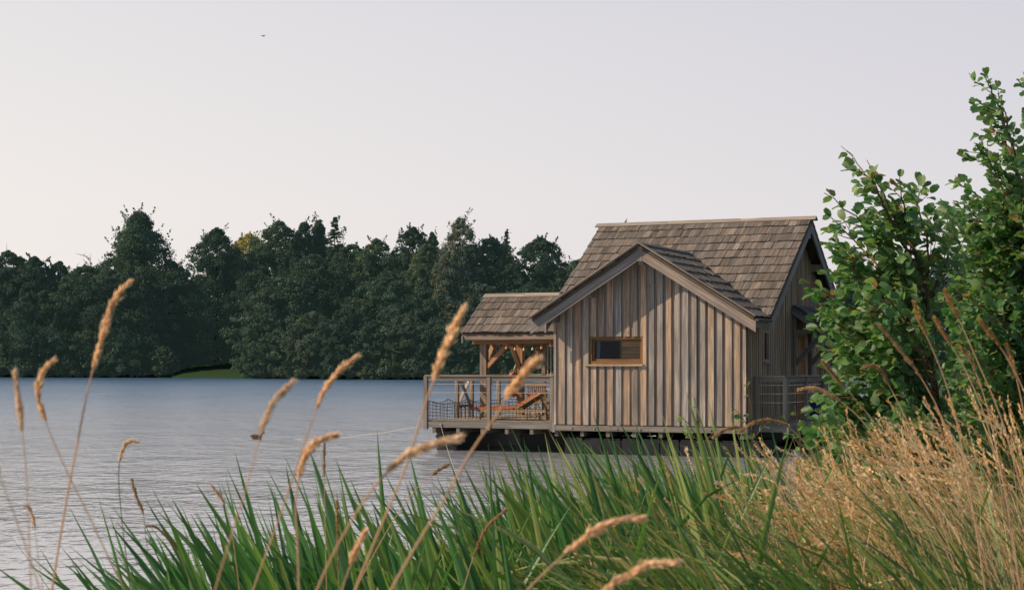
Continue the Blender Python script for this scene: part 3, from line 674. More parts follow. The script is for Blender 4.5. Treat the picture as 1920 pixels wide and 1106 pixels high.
# blue drum half hidden by leaves at the right
bd = on_deck('plastic_drum', W+0.5, 4.6); tag(bd, 'blue plastic drum on the side walkway half hidden behind alder leaves', 'drum')
mb = MB(); mb.lathe([(0.0, 0.0), (0.17, 0.0), (0.19, 0.03), (0.19, 0.2), (0.2, 0.21), (0.2, 0.24), (0.19, 0.25), (0.19, 0.46), (0.17, 0.50)], 20, (1, 1, 1)); mb.build('drum_body', M['blue'], bd, smooth=True)
mb = MB(); mb.lathe([(0.175, 0.495), (0.175, 0.53), (0.0, 0.535)], 20, (1, 1, 1)); mb.build('lid', M['blue'], bd)

# duck and bird
dk = empty('duck', at(483, 823, 47.8)+Vector((0, 0, -0.0)), R(-8)); tag(dk, 'small brown duck swimming alone on the open lake', 'duck')
def blob(mb, secs, n, col):
    """secs: (x, z centre, half width y, half height z)"""
    rings = [[Vector((x, hw*math.cos(2*math.pi*j/n), zc+hh*math.sin(2*math.pi*j/n))) for j in range(n)] for x, zc, hw, hh in secs]
    for i in range(len(rings)-1):
        c = col(i) if callable(col) else col
        for j in range(n): mb.face([rings[i][j], rings[i][(j+1) % n], rings[i+1][(j+1) % n], rings[i+1][j]], [(0, 0)]*4, c)
mb = MB()
blob(mb, [(-0.24, 0.10, 0.004, 0.004), (-0.20, 0.085, 0.035, 0.022), (-0.14, 0.065, 0.07, 0.06), (-0.04, 0.055, 0.085, 0.08), (0.05, 0.055, 0.08, 0.08), (0.10, 0.075, 0.06, 0.075), (0.125, 0.13, 0.033, 0.05), (0.135, 0.165, 0.031, 0.042), (0.16, 0.185, 0.033, 0.036), (0.185, 0.182, 0.022, 0.022), (0.195, 0.18, 0.003, 0.003)], 12,
     lambda i: (0.20, 0.12, 0.065) if i < 5 else ((0.13, 0.075, 0.04) if i < 6 else (0.025, 0.03, 0.02)))
mb.build('body', M['paint'], dk, smooth=True)
mb = MB(); blob(mb, [(0.185, 0.176, 0.014, 0.010), (0.21, 0.172, 0.014, 0.006), (0.235, 0.170, 0.010, 0.003), (0.237, 0.170, 0.001, 0.001)], 8, (0.3, 0.24, 0.05)); mb.build('beak', M['paint'], dk)
for s_ in (-1, 1):
    mb = MB(); blob(mb, [(-0.20, 0.105, 0.004, 0.004), (-0.12, 0.10, 0.02, 0.035), (0.0, 0.085, 0.022, 0.045), (0.06, 0.08, 0.01, 0.02), (0.07, 0.08, 0.001, 0.001)], 8, (0.14, 0.085, 0.05)); w_ = mb.build('wing', M['paint'], dk); w_.location = (0, s_*0.075, 0)
bi = empty('bird', at(493, 68, 110), R(-15)); tag(bi, 'small dark bird gliding high in the pale sky', 'bird')
bi.rotation_euler = (R(12), R(12), R(-20))
mb = MB(); blob(mb, [(-0.16, 0.0, 0.012, 0.003), (-0.09, 0.0, 0.02, 0.016), (0.0, 0.0, 0.035, 0.034), (0.07, 0.0, 0.028, 0.028), (0.11, 0.005, 0.018, 0.018), (0.14, 0.0, 0.002, 0.002)], 8, (0.05, 0.04, 0.04)); mb.build('body', M['paint'], bi, smooth=True)
for s_ in (-1, 1):
    mb = MB()
    P_ = [(0.06, 0.02), (0.08, 0.14), (0.03, 0.30), (-0.02, 0.33), (-0.02, 0.16), (-0.05, 0.02)]
    mb.face([(x, s_*y, 0.02+0.10*y) for x, y in P_], [(0, 0)]*6, (0.05, 0.04, 0.04)); mb.build('wing', M['paint'], bi)

# ------------------------------------------------------------------ far trees
def far_tree(name, px, top, wpx, Y, kind, label, group=None, base=None, tone=(0.040, 0.066, 0.048), cat='tree', dens=1.0, leaf=0.34):
    X = (px-HX)/F*Y; g0 = float(ground(X, Y))
    if base is not None: g0 = base
    H = ZC-(top-HY)/F*Y-g0; Wd = wpx/F*Y*(1.3 if kind not in ('conifer', 'willow') else 1.12)
    root = empty(name, (X, Y, g0)); tag(root, label, cat, group)
    # trunk
    bend = rng.normal(0, 0.015*H, 2)
    mb = MB(); bc = (0.06, 0.052, 0.045)
    mb.tube([(0, 0, -0.3), (bend[0]*.3, bend[1]*.3, H*0.3), (bend[0], bend[1], H*0.62), (bend[0]*1.2, bend[1], H*0.93)], [0.018*H+0.05, 0.013*H+.03, 0.008*H+.02, 0.01], 7, bc)
    for k in range(6):
        zz = H*rng.uniform(0.25, 0.75); a_ = rng.uniform(0, 6.28); r_ = Wd*rng.uniform(0.2, 0.4)
        mb.tube([(bend[0]*.6, bend[1]*.6, zz), (r_*.5*math.cos(a_), r_*.5*math.sin(a_), zz+0.07*H), (r_*math.cos(a_), r_*math.sin(a_), zz+0.1*H)], [0.006*H, 0.004*H, 0.01], 5, bc)
    mb.build('trunk' if kind != 'bush' else 'stem', M['bark'], root)
    # crown clumps
    ncl = int({'broad': 210, 'column': 190, 'conifer': 230, 'willow': 190, 'bush': 130, 'airy': 230}[kind]*dens*max(1.0, (H*Wd/150.0))**0.6)
    tt = np.where(rng.random(ncl) < 0.22, rng.uniform(0.72, 1, ncl), rng.uniform(0, 1, ncl)**1.12)
    lo = {'broad': 0.04, 'column': 0.03, 'conifer': 0.05, 'willow': 0.04, 'bush': 0.0, 'airy': 0.04}[kind]
    if kind == 'broad': prof = np.interp(tt, [0, .15, .4, .65, .85, .95, 1], [.9, 1, 1, .88, .56, .28, .04])
    elif kind == 'column': prof = np.interp(tt, [0, .2, .5, .8, .93, 1], [.85, 1, .85, .5, .22, .05])
    elif kind == 'conifer': prof = np.interp(tt, [0, .1, .5, .8, 1], [.8, 1, .75, .42, .04])*(0.75+0.35*np.sin(tt*34)**2)
    elif kind == 'willow': prof = np.interp(tt, [0, .25, .6, .85, .95, 1], [.8, 1, .8, .52, .28, .1])
    elif kind == 'airy': prof = np.interp(tt, [0, .3, .55, .68, .85, .96, 1], [.9, 1, .8, .42, .26, .12, .03])
    else: prof = np.interp(tt, [0, .3, .6, .85, 1], [.9, 1, .85, .5, .1])
    ang = rng.uniform(0, 2*np.pi, ncl); rad = np.sqrt(rng.uniform(0.12, 1, ncl))
    lob = 1+0.22*np.sin(ang*3+rng.uniform(0, 6))*np.sin(tt*9+rng.uniform(0, 6))
    r_ = prof*Wd/2*rad*lob
    cen = np.stack([r_*np.cos(ang)+bend[0]*tt, r_*np.sin(ang)+bend[1]*tt, H*(lo+(0.975-lo)*tt)], 1)
    crad = (0.038*H+0.055*Wd)*rng.uniform(0.5, 1.2, ncl)*np.interp(tt, [0, .7, .9, 1], [.9, .8, .5, .3])*(0.45 if kind == 'conifer' else 0.75 if kind == 'airy' else 1)
    m_ = 70 if kind != 'conifer' else 44
    d = nrm(rng.normal(size=(ncl, m_, 3))); d[..., 2] = np.where(d[..., 2] < -0.2, -d[..., 2], d[..., 2])
    d = nrm(d)
    rr = crad[:, None, None]*(rng.uniform(0.35, 1.12, (ncl, m_, 1)))
    flat = np.array([0.95, 0.95, 1.0]) if kind != 'conifer' else np.array([1.3, 1.3, 0.35])
    if kind == 'willow': flat = np.array([0.85, 0.85, 1.2])
    pos = (cen[:, None, :]+d*rr*flat).reshape(-1, 3)
    # loose sprays that break the outline
    ns, ml = (34 if kind == 'airy' else 24 if kind != 'bush' else 14), 34
    ts = rng.uniform(0.45, 1.0, ns); asp_ = rng.uniform(0, 6.283, ns); rs = np.interp(ts, np.sort(tt), prof[np.argsort(tt)])*Wd/2*0.85
    p0 = np.stack([rs*np.cos(asp_)+bend[0]*ts, rs*np.sin(asp_)+bend[1]*ts, H*(lo+(0.96-lo)*ts)], 1)
    ds_ = nrm(np.stack([np.cos(asp_)*0.55, np.sin(asp_)*0.55, rng.uniform(0.5, 1.3, ns)], 1)); ls = H*rng.uniform(0.05, 0.12, ns)*(1.3 if kind == 'airy' else 1)
    fs = rng.random((ns, ml)); ps = p0[:, None]+ds_[:, None]*(fs*ls[:, None])[..., None]+rng.normal(0, 1, (ns, ml, 3))*(0.016*H*(1.05-fs))[..., None]
    pos = np.concatenate([pos, ps.reshape(-1, 3)]); d = np.concatenate([d.reshape(-1, 3), nrm(rng.normal(size=(ns*ml, 3)))]); rr = np.concatenate([rr.reshape(-1), np.repeat(crad.mean(), ns*ml)])
    pos[:, 2] = np.maximum(pos[:, 2], rng.uniform(-0.2, 0.5, len(pos)))
    nn = len(pos); nor = nrm(d.reshape(-1, 3)*0.95+rng.normal(0, 0.62, (nn, 3))+np.array([0, 0, 0.25]))
    tx = nrm(np.cross(nor, rng.normal(size=(nn, 3)))); ty = np.cross(nor, tx)
    sz = leaf*rng.uniform(0.5, 1.25, (nn, 1)); asp = rng.uniform(0.45, 0.9, (nn, 1))
    if kind == 'willow':
        asp = asp*0.55; sz = sz*1.1
    if kind in ('broad', 'column', 'airy', 'bush', 'willow'): sz = sz*1.25
    q = np.stack([pos-tx*sz*.5, pos-ty*sz*.5*asp+tx*sz*.08, pos+tx*sz*.5, pos+ty*sz*.5*asp], 1)
    q[:, 2, 2] -= 0.12*sz[:, 0]
    cl = np.concatenate([np.repeat(rng.uniform(0.6, 1.5, ncl), m_), np.ones(ns*ml)])*rng.uniform(0.7, 1.3, nn)
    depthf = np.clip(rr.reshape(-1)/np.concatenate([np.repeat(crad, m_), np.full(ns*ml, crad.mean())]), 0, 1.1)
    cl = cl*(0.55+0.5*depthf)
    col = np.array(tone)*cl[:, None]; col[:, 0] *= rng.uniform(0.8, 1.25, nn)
    hue = np.concatenate([np.repeat(rng.uniform(-0.15, 0.15, ncl), m_), np.zeros(ns*ml)]); col[:, 0] *= 1+hue; col[:, 2] *= 1-hue
    ni = int(420*dens); ti = rng.uniform(0, 0.8, ni); ai = rng.uniform(0, 6.283, ni)
    ri = np.interp(ti, np.sort(tt), prof[np.argsort(tt)])*Wd/2*0.62*np.sqrt(rng.random(ni))
    ci = np.stack([ri*np.cos(ai), ri*np.sin(ai), H*(0.01+ti*0.95)], 1); s1_ = nrm(rng.normal(size=(ni, 3))); s2_ = nrm(np.cross(s1_, rng.normal(size=(ni, 3)))); hs = 0.05*(H+Wd)*rng.uniform(.5, 1, (ni, 1))
    hs = np.minimum(hs, 0.9)
    qi = np.stack([ci-s1_*hs, ci-s2_*hs, ci+s1_*hs, ci+s2_*hs], 1)
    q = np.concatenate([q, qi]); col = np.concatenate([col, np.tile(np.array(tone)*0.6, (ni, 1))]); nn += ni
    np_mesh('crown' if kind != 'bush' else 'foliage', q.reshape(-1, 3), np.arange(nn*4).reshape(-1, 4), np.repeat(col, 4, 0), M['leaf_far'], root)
    return root

DK = (0.050, 0.085, 0.068); MD = (0.066, 0.106, 0.076); LT = (0.092, 0.136, 0.086); GY = (0.145, 0.170, 0.140); YL = (0.30, 0.28, 0.085)
gw = 'dark trees of the wood at the far left'
TREES = [
 # name, px, top, width, Y, kind, label, tone
 ('broadleaf_tree', 12, 468, 120, 306, 'broad', 'dark tree at the left edge of the photo with a bare twig above it', DK),
 ('broadleaf_tree', 66, 480, 100, 304, 'broad', 'rounded dark tree second from the left edge in the far wood', DK),
 ('broadleaf_tree', 112, 488, 95, 306, 'column', 'narrow dark tree third from the left edge in the far wood', DK),
 ('broadleaf_tree', 158, 496, 120, 300, 'broad', 'low topped dark tree left of the tallest airy tree, with a paler patch', MD),
 ('airy_tree', 254, 394, 215, 302, 'airy', 'tallest tree of the left wood with a loose airy pointed top', MD),
 ('broadleaf_tree', 318, 486, 110, 300, 'broad', 'dark rounded tree right of the tall airy one, left of the lawn gap', DK),
 ('broadleaf_tree', 205, 505, 150, 296, 'broad', 'broad dark tree standing in front of the tall airy tree', DK),
 ('broadleaf_tree', 90, 545, 150, 297, 'broad', 'dark low tree on the left bank in front of the wood edge', DK),
 ('broadleaf_tree', 280, 560, 90, 296, 'bush', 'dark bushy tree closing the left wood beside the far lawn', DK),
 ('broadleaf_tree', 404, 426, 150, 316, 'column', 'tall pointed dark tree behind the small far lawn', DK),
 ('yellowing_tree', 462, 436, 110, 350, 'broad', 'yellow green tree top showing behind the dark wood', YL),
 ('pale_tree', 362, 520, 60, 345, 'broad', 'pale hazy tree in the gap above the far lawn', GY),
 ('broadleaf_tree', 524, 412, 120, 318, 'broad', 'dark tree with a tufted top right of the yellow green tree', MD),
 ('broadleaf_tree', 566, 414, 95, 322, 'column', 'dark narrow topped tree between the tufted tree and the spruce', DK),
 ('broadleaf_tree', 596, 408, 90, 324, 'airy', 'loose topped tree immediately left of the spruce', MD),
 ('spruce_tree', 630, 400, 70, 318, 'conifer', 'dark spruce with tiered branches standing above the middle of the wood', DK),
 ('broadleaf_tree', 480, 505, 100, 300, 'broad', 'dark tree right of the far lawn in the middle row', DK),
 ('broadleaf_tree', 588, 476, 150, 290, 'broad', 'broad mid green tree below the spruce', MD),
 ('broadleaf_tree', 530, 518, 140, 282, 'broad', 'large mid green tree reaching the water right of the far lawn', (0.072, 0.112, 0.082)),
 ('broadleaf_tree', 660, 456, 120, 296, 'broad', 'rounded green tree right of the spruce', MD),
 ('broadleaf_tree', 706, 445, 100, 292, 'broad', 'slightly paler green tree top midway between spruce and willow', LT),
 ('broadleaf_tree', 772, 425, 110, 286, 'broad', 'dark tufted tree left of the pale willow', DK),
 ('broadleaf_tree', 812, 432, 80, 290, 'airy', 'thin topped tree just left of the pale willow', MD),
 ('willow_tree', 868, 405, 105, 268, 'willow', 'tall pale grey green willow rising above the porch roof', GY),
 ('willow_tree', 838, 470, 90, 262, 'willow', 'lower pale willow at the left foot of the tall willow', (0.12, 0.145, 0.115)),
 ('broadleaf_tree', 796, 455, 110, 270, 'willow', 'soft green tree between the tufted tree and the willows', LT),
 ('broadleaf_tree', 924, 442, 110, 270, 'broad', 'green rounded tree right of the tall willow', MD),
 ('sparse_conifer', 956, 428, 44, 276, 'conifer', 'thin sparse conifer spire right of the willow', DK),
 ('broadleaf_tree', 1012, 444, 130, 268, 'broad', 'dark broad tree left of the main roof', DK),
 ('broadleaf_tree', 1078, 484, 100, 264, 'broad', 'lower green tree meeting the slope of the main roof', MD),
 ('broadleaf_tree', 720, 520, 150, 268, 'broad', 'green tree in the middle row left of the porch roof', MD),
 ('broadleaf_tree', 800, 540, 150, 264, 'broad', 'large shaded tree in the middle row behind the deck railing', DK),
 ('broadleaf_tree', 900, 530, 140, 260, 'broad', 'grey green tree directly behind the porch roof', (0.08, 0.112, 0.092)),
 ('broadleaf_tree', 990, 535, 150, 260, 'broad', 'dark tree behind the porch posts', DK),
 ('broadleaf_tree', 1158, 424, 120, 275, 'airy', 'tree whose top twigs just show above the main ridge', MD),
 ('broadleaf_tree', 1240, 440, 160, 275, 'broad', 'tree hidden behind the main roof', MD),
 ('broadleaf_tree', 1592, 470, 130, 270, 'airy', 'dark distant tree right of the main gable behind the alder leaves', DK),
 ('broadleaf_tree', 1680, 490, 150, 270, 'broad', 'dark distant tree seen through the gap between the two alders', DK),
 ('broadleaf_tree', 1790, 480, 170, 270, 'broad', 'dark distant tree behind the taller alder', DK),
 ('broadleaf_tree', 1900, 490, 170, 270, 'broad', 'dark distant tree behind the alders at the right edge', DK),
]
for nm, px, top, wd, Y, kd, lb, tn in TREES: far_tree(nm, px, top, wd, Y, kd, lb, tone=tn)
# second row behind so that the wood reads deep
for px, top in ((-60, 480), (40, 500), (135, 510), (215, 480), (290, 500), (440, 470), (540, 450), (620, 460), (690, 480), (760, 470), (850, 470), (930, 480), (1040, 500)):
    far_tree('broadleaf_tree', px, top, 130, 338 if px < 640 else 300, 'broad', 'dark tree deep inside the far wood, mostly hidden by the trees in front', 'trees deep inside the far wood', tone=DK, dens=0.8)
# bushes along the far bank
BUSH = [(20, 600, 110, 293), (95, 620, 110, 292), (170, 610, 120, 290), (245, 620, 110, 288), (305, 650, 50, 290), (492, 590, 84, 279), (520, 620, 110, 274), (590, 585, 130, 270), (650, 575, 120, 264), (705, 600, 100, 260), (760, 590, 120, 257), (822, 600, 110, 254), (880, 610, 110, 252), (945, 600, 120, 251), (1015, 610, 120, 250)]
for px, top in ((352, 632), (378, 622), (404, 612), (430, 622), (452, 640)):
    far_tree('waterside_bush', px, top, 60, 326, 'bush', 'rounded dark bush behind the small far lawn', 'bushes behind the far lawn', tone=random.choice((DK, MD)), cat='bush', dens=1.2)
for i, (px, top, wd, Y) in enumerate(BUSH):
    for _ in range(6): Y = float(far_shore((px-HX)/F*Y))+1.6
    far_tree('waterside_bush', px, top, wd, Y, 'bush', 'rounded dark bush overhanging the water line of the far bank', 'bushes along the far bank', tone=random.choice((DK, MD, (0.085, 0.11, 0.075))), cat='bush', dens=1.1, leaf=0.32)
# low reedy shrubs at the far water line
for i, px in enumerate((700, 735, 768, 800, 835)):
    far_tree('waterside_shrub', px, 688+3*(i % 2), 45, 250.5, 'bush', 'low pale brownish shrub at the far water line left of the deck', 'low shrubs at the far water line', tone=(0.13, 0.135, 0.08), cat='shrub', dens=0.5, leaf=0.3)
# bare twig and bare trees above the wood
def bare(px, top, bot, Y, label, spread, n):
    X = (px-HX)/F*Y; z0 = float(ground(X, Y)); H = ZC-(top-HY)/F*Y-z0; r = empty('bare_tree', (X, Y, z0)); tag(r, label, 'tree')
    mb = MB(); c = (0.16, 0.15, 0.14)
    mb.tube([(0, 0, -.2), (0.2, 0, H*.5), (0, 0, H*.8), (0.3, 0, H)], [0.25, 0.16, 0.08, 0.02], 6, c); mb.build('trunk', M['bark'], r)
    mb = MB()
    for k in range(n):
        zz = H*rng.uniform(0.68, 0.95); a_ = rng.uniform(0, 6.28); rr = spread*rng.uniform(0.4, 1); e = Vector((rr*math.cos(a_), rr*math.sin(a_), min(H*0.99, zz+rr*rng.uniform(.5, 1.1))))
        mb.tube([(0.1, 0, zz), Vector((0.1, 0, zz)).lerp(e, .5)+Vector((0, 0, .25)), e], [0.06, 0.045, 0.015], 4, c)
        for j in range(4):
            q = Vector((0.1, 0, zz)).lerp(e, rng.uniform(.4, 1)); mb.tube([q, q+Vector((rng.normal(0, .5), rng.normal(0, .5), rng.uniform(.3, .9)))], [0.03, 0.012], 3, c)
    mb.build('branch', M['bark'], r)
bare(168, 474, 520, 345, 'pale leafless tree showing behind the left wood beside the airy tree', 3.0, 14)
bare(325, 478, 520, 345, 'pale leafless tree in the gap right of the airy tree', 2.4, 10)
bare(10, 456, 500, 312, 'thin bare tree top poking out at the left edge', 1.8, 3)

# ------------------------------------------------------------------ grass helpers
def blades(acc, base, length, width, az, lean0, lean1, col, tipcol, segs=6, vfold=0.0, twist=0.0, kink=None, taper=1.0, pw=1.5, theta=None):
    """vectorised ribbon leaves. lean in radians from vertical at foot / tip, az: azimuth of the lean"""
    n = len(base); t = np.linspace(0, 1, segs+1)
    ph = lean0[:, None]+(lean1-lean0)[:, None]*t[None, :]**pw
    if kink is not None: ph = ph+kink[1][:, None]*(1/(1+np.exp(-(t[None, :]-kink[0][:, None])*40)))
    ds = (length/segs)[:, None]; dh = np.sin(ph)*ds; dz = np.cos(ph)*ds
    hh = np.concatenate([np.zeros((n, 1)), np.cumsum((dh[:, 1:]+dh[:, :-1])/2, 1)], 1); zz = np.concatenate([np.zeros((n, 1)), np.cumsum((dz[:, 1:]+dz[:, :-1])/2, 1)], 1)
    ca, sa = np.cos(az)[:, None], np.sin(az)[:, None]
    cen = np.stack([base[:, 0, None]+hh*ca, base[:, 1, None]+hh*sa, base[:, 2, None]+zz], -1)
    tw = (twist[:, None]*t[None, :] if not np.isscalar(twist) else twist*t[None, :]*np.ones((n, 1)))
    if theta is None: theta = rng.uniform(0, np.pi, n)
    th = theta[:, None]+tw
    Hh = np.stack([-sa+0*ph, ca+0*ph, 0*ph], -1); Mm = np.stack([np.cos(ph)*ca, np.cos(ph)*sa, -np.sin(ph)], -1)
    ct, st = np.cos(th)[..., None], np.sin(th)[..., None]
    side = ct*Hh+st*Mm; nrmv = ct*Mm-st*Hh
    w = (width[:, None]*np.clip((1-t[None, :]**2.8*taper), 0.02, 1)*np.minimum(1, 0.6+t[None, :]*2))[..., None]/2
    c = col[:, None, :]*(1-t[None, :, None])+tipcol[:, None, :]*t[None, :, None]
    k = segs+1
    if vfold > 0:
        V = np.stack([cen-side*w+nrmv*w*vfold, cen, cen+side*w+nrmv*w*vfold], 2).reshape(-1, 3); m_ = 3
    else: V = np.stack([cen-side*w, cen+side*w], 2).reshape(-1, 3); m_ = 2
    cc = np.repeat(c.reshape(-1, 3), m_, 0)
    b = (np.arange(n)[:, None]*k+np.arange(segs)[None, :]).ravel()*m_
    Fq = np.concatenate([np.stack([b+j, b+j+1, b+m_+j+1, b+m_+j], 1) for j in range(m_-1)])
    acc.add(V, Fq, cc); return cen
def spikes(acc, P, T, length, width, splay, col, cvar=0.25):
    """diamond spikelets at points P along tangents T"""
    n = len(P); d = nrm(np.cross(T, rng.normal(size=(n, 3)))); ax = nrm(T+d*splay[:, None]); s_ = nrm(np.cross(ax, rng.normal(size=(n, 3))))
    l = length[:, None]; w = width[:, None]
    V = np.stack([P, P+ax*l*.45+s_*w*.5, P+ax*l, P+ax*l*.45-s_*w*.5], 1).reshape(-1, 3)
    c = np.repeat(col*rng.uniform(1-cvar, 1+cvar, (n, 1)), 4, 0)
    acc.add(V, np.arange(n*4).reshape(-1, 4), c)
def U(a, b, n): return rng.uniform(a, b, n)
def pick(pal, n, v=0.2):
    pal = np.array(pal); return pal[rng.integers(0, len(pal), n)]*rng.uniform(1-v, 1+v, (n, 1))

# ---- iris leaves along the bank
acc = NP()
def iris(n, pxr, Yr, Lr, wr, leanr, pal, tip=None, azs=math.pi, zoff=0.0, topf=None, kp=0.13):
    px = U(*pxr, n); Y = U(*Yr, n); X = (px-HX)/F*Y; z = np.maximum(ground(X, Y), -0.25)
    ln = U(*Lr, n)
    if topf is not None: ln = ln*topf(px)
    col = pick(pal, n); tc_ = col*0.9 if tip is None else pick(tip, n)
    le = U(*leanr, n)*1.25; kn = (U(0.5, 0.8, n), np.where(rng.random(n) < kp, U(0.6, 1.8, n), 0))
    blades(acc, np.stack([X, Y, z], 1), ln, U(*wr, n)*1.32, azs+rng.normal(0, 0.45, n), le*0.8, le*1.2+U(0, 0.14, n), col, tc_, 8, 0.3, rng.normal(0, 0.5, n), kn, theta=np.pi/2+rng.normal(0, 0.34, n))
G1 = [(0.070, 0.195, 0.070), (0.085, 0.225, 0.074), (0.125, 0.265, 0.078), (0.056, 0.160, 0.070)]
G2 = [(0.21, 0.32, 0.10), (0.30, 0.37, 0.14), (0.17, 0.29, 0.09)]
iris(210, (340, 760), (5.6, 7.0), (0.95, 1.5), (0.02, 0.036), (0.05, 0.75), G1+G2[:1])
iris(210, (330, 760), (5.6, 7.4), (1.05, 1.5), (0.034, 0.052), (0.12, 0.62), G1+G2[:1], topf=lambda x: np.interp(x, [330, 430, 560, 760], [0.72, 0.85, 1.0, 0.98]))
iris(200, (640, 1100), (6.2, 8.5), (0.9, 1.35), (0.02, 0.036), (0.05, 0.75), G1+G2)
iris(210, (640, 1080), (5.8, 8.0), (0.95, 1.42), (0.032, 0.050), (0.1, 0.62), G1+G2[:1])
iris(230, (1000, 1420), (6.6, 9.5), (0.95, 1.45), (0.028, 0.044), (0.1, 0.6), G1+G2)
iris(420, (960, 1520), (9, 15), (1.05, 1.48), (0.030, 0.046), (0.1, 0.6), G1+G2)
iris(190, (900, 1460), (6, 10), (0.8, 1.25), (0.022, 0.034), (0.1, 0.7), G2+[(0.22, 0.23, 0.08), (0.30, 0.24, 0.09)])
iris(40, (500, 1400), (5.8, 9), (0.7, 1.2), (0.014, 0.022), (0.1, 0.6), [(0.36, 0.20, 0.04), (0.38, 0.28, 0.07)])
iris(110, (330, 900), (5.2, 6.2), (0.9, 1.2), (0.026, 0.038), (0.1, 0.9), G1+G2)
iris(26, (300, 430), (5.5, 6.4), (1.1, 1.4), (0.028, 0.04), (0.5, 0.85), G1)
iris(150, (420, 1400), (5.6, 8.5), (0.9, 1.4), (0.022, 0.036), (0.15, 0.75), G2+G1, azs=0.3)
iris(260, (1080, 1460), (7.5, 11), (1.1, 1.5), (0.022, 0.038), (0.1, 0.6), G1+G2)
iris(150, (420, 1450), (5.6, 9), (0.9, 1.4), (0.018, 0.03), (0.1, 0.6), G2+[(0.36, 0.40, 0.18), (0.42, 0.40, 0.2)], kp=0.75)
o = acc.build('iris_leaves', M['blade']); tag(o, 'bed of long green sword shaped iris leaves leaning left along the water edge', 'leaves', kind='stuff')

# ---- green and brown grass under everything on the bank
acc = NP()
def grass(n, pxr, Yr, Lr, wr, leanr, pal, azm=math.pi, azv=1.0, tip=None):
    px = U(*pxr, n); Y = Yr[0]+(Yr[1]-Yr[0])*rng.random(n)**1.3; X = (px-HX)/F*Y; ok = X > shore(Y)+0.05
    X, Y = X[ok], Y[ok]; n = len(X); z = ground(X, Y)-0.02
    col = pick(pal, n, 0.3); tc_ = col if tip is None else pick(tip, n, 0.25)
    blades(acc, np.stack([X, Y, z], 1), U(*Lr, n), U(*wr, n), azm+rng.normal(0, azv, n), U(*leanr, n)*0.5, U(*leanr, n)*1.8, col, tc_, 5, 0.0, rng.normal(0, 0.8, n))
GG = [(0.085, 0.175, 0.05), (0.115, 0.215, 0.058), (0.155, 0.23, 0.07), (0.07, 0.145, 0.048)]
BR = [(0.30, 0.21, 0.11), (0.36, 0.27, 0.15), (0.24, 0.155, 0.075), (0.22, 0.19, 0.09)]
grass(5200, (950, 2080), (6.5, 14), (0.5, 1.05), (0.005, 0.012), (0.1, 0.8), GG, tip=GG+[(0.17, 0.18, 0.06)])
grass(1500, (1420, 2080), (6.5, 15), (0.55, 1.05), (0.005, 0.011), (0.1, 0.8), GG+BR[3:], tip=BR)
grass(1800, (1250, 2080), (12, 40), (0.5, 0.95), (0.007, 0.016), (0.1, 0.7), GG+BR[3:], tip=GG+BR)
grass(900, (1150, 2080), (6.2, 9.5), (0.75, 1.15), (0.013, 0.022), (0.3, 0.95), GG, azm=2.8, azv=0.8, tip=GG+[(0.2, 0.2, 0.07)])
grass(420, (1330, 2080), (5.0, 6.6), (1.05, 1.4), (0.014, 0.024), (0.4, 0.95), GG, azm=3.0, azv=0.6, tip=GG+[(0.24, 0.22, 0.09)])
o = acc.build('bank_grass', M['blade']); tag(o, 'tangled green grass covering the near bank', 'grass', kind='stuff')
acc = NP()
TIPB = [(0.76, 0.60, 0.39), (0.82, 0.68, 0.47), (0.60, 0.43, 0.23)]
BR2 = [(0.56, 0.38, 0.19), (0.66, 0.48, 0.27), (0.42, 0.24, 0.10), (0.72, 0.57, 0.35)]
grass(2000, (1500, 2080), (5.8, 12), (0.55, 1.15), (0.004, 0.009), (0.1, 1.0), BR2, azv=0.8, tip=TIPB)
grass(420, (1050, 1450), (5.5, 11), (0.45, 0.95), (0.004, 0.008), (0.1, 1.0), BR2, azv=1.2, tip=TIPB)
grass(700, (1420, 2080), (5.4, 9), (0.5, 1.05), (0.010, 0.020), (0.3, 1.5), BR2, azv=1.5, tip=TIPB)
grass(420, (1350, 2080), (6.4, 9.5), (0.6, 1.0), (0.010, 0.018), (0.2, 0.9), [(0.50, 0.26, 0.10), (0.62, 0.36, 0.16), (0.74, 0.54, 0.34)], azv=1.6, tip=[(0.78, 0.58, 0.38), (0.6, 0.34, 0.15)])
o = acc.build('dry_grass', M['dry']); tag(o, 'tangle of dry straw coloured grass on the right bank', 'grass', kind='stuff')

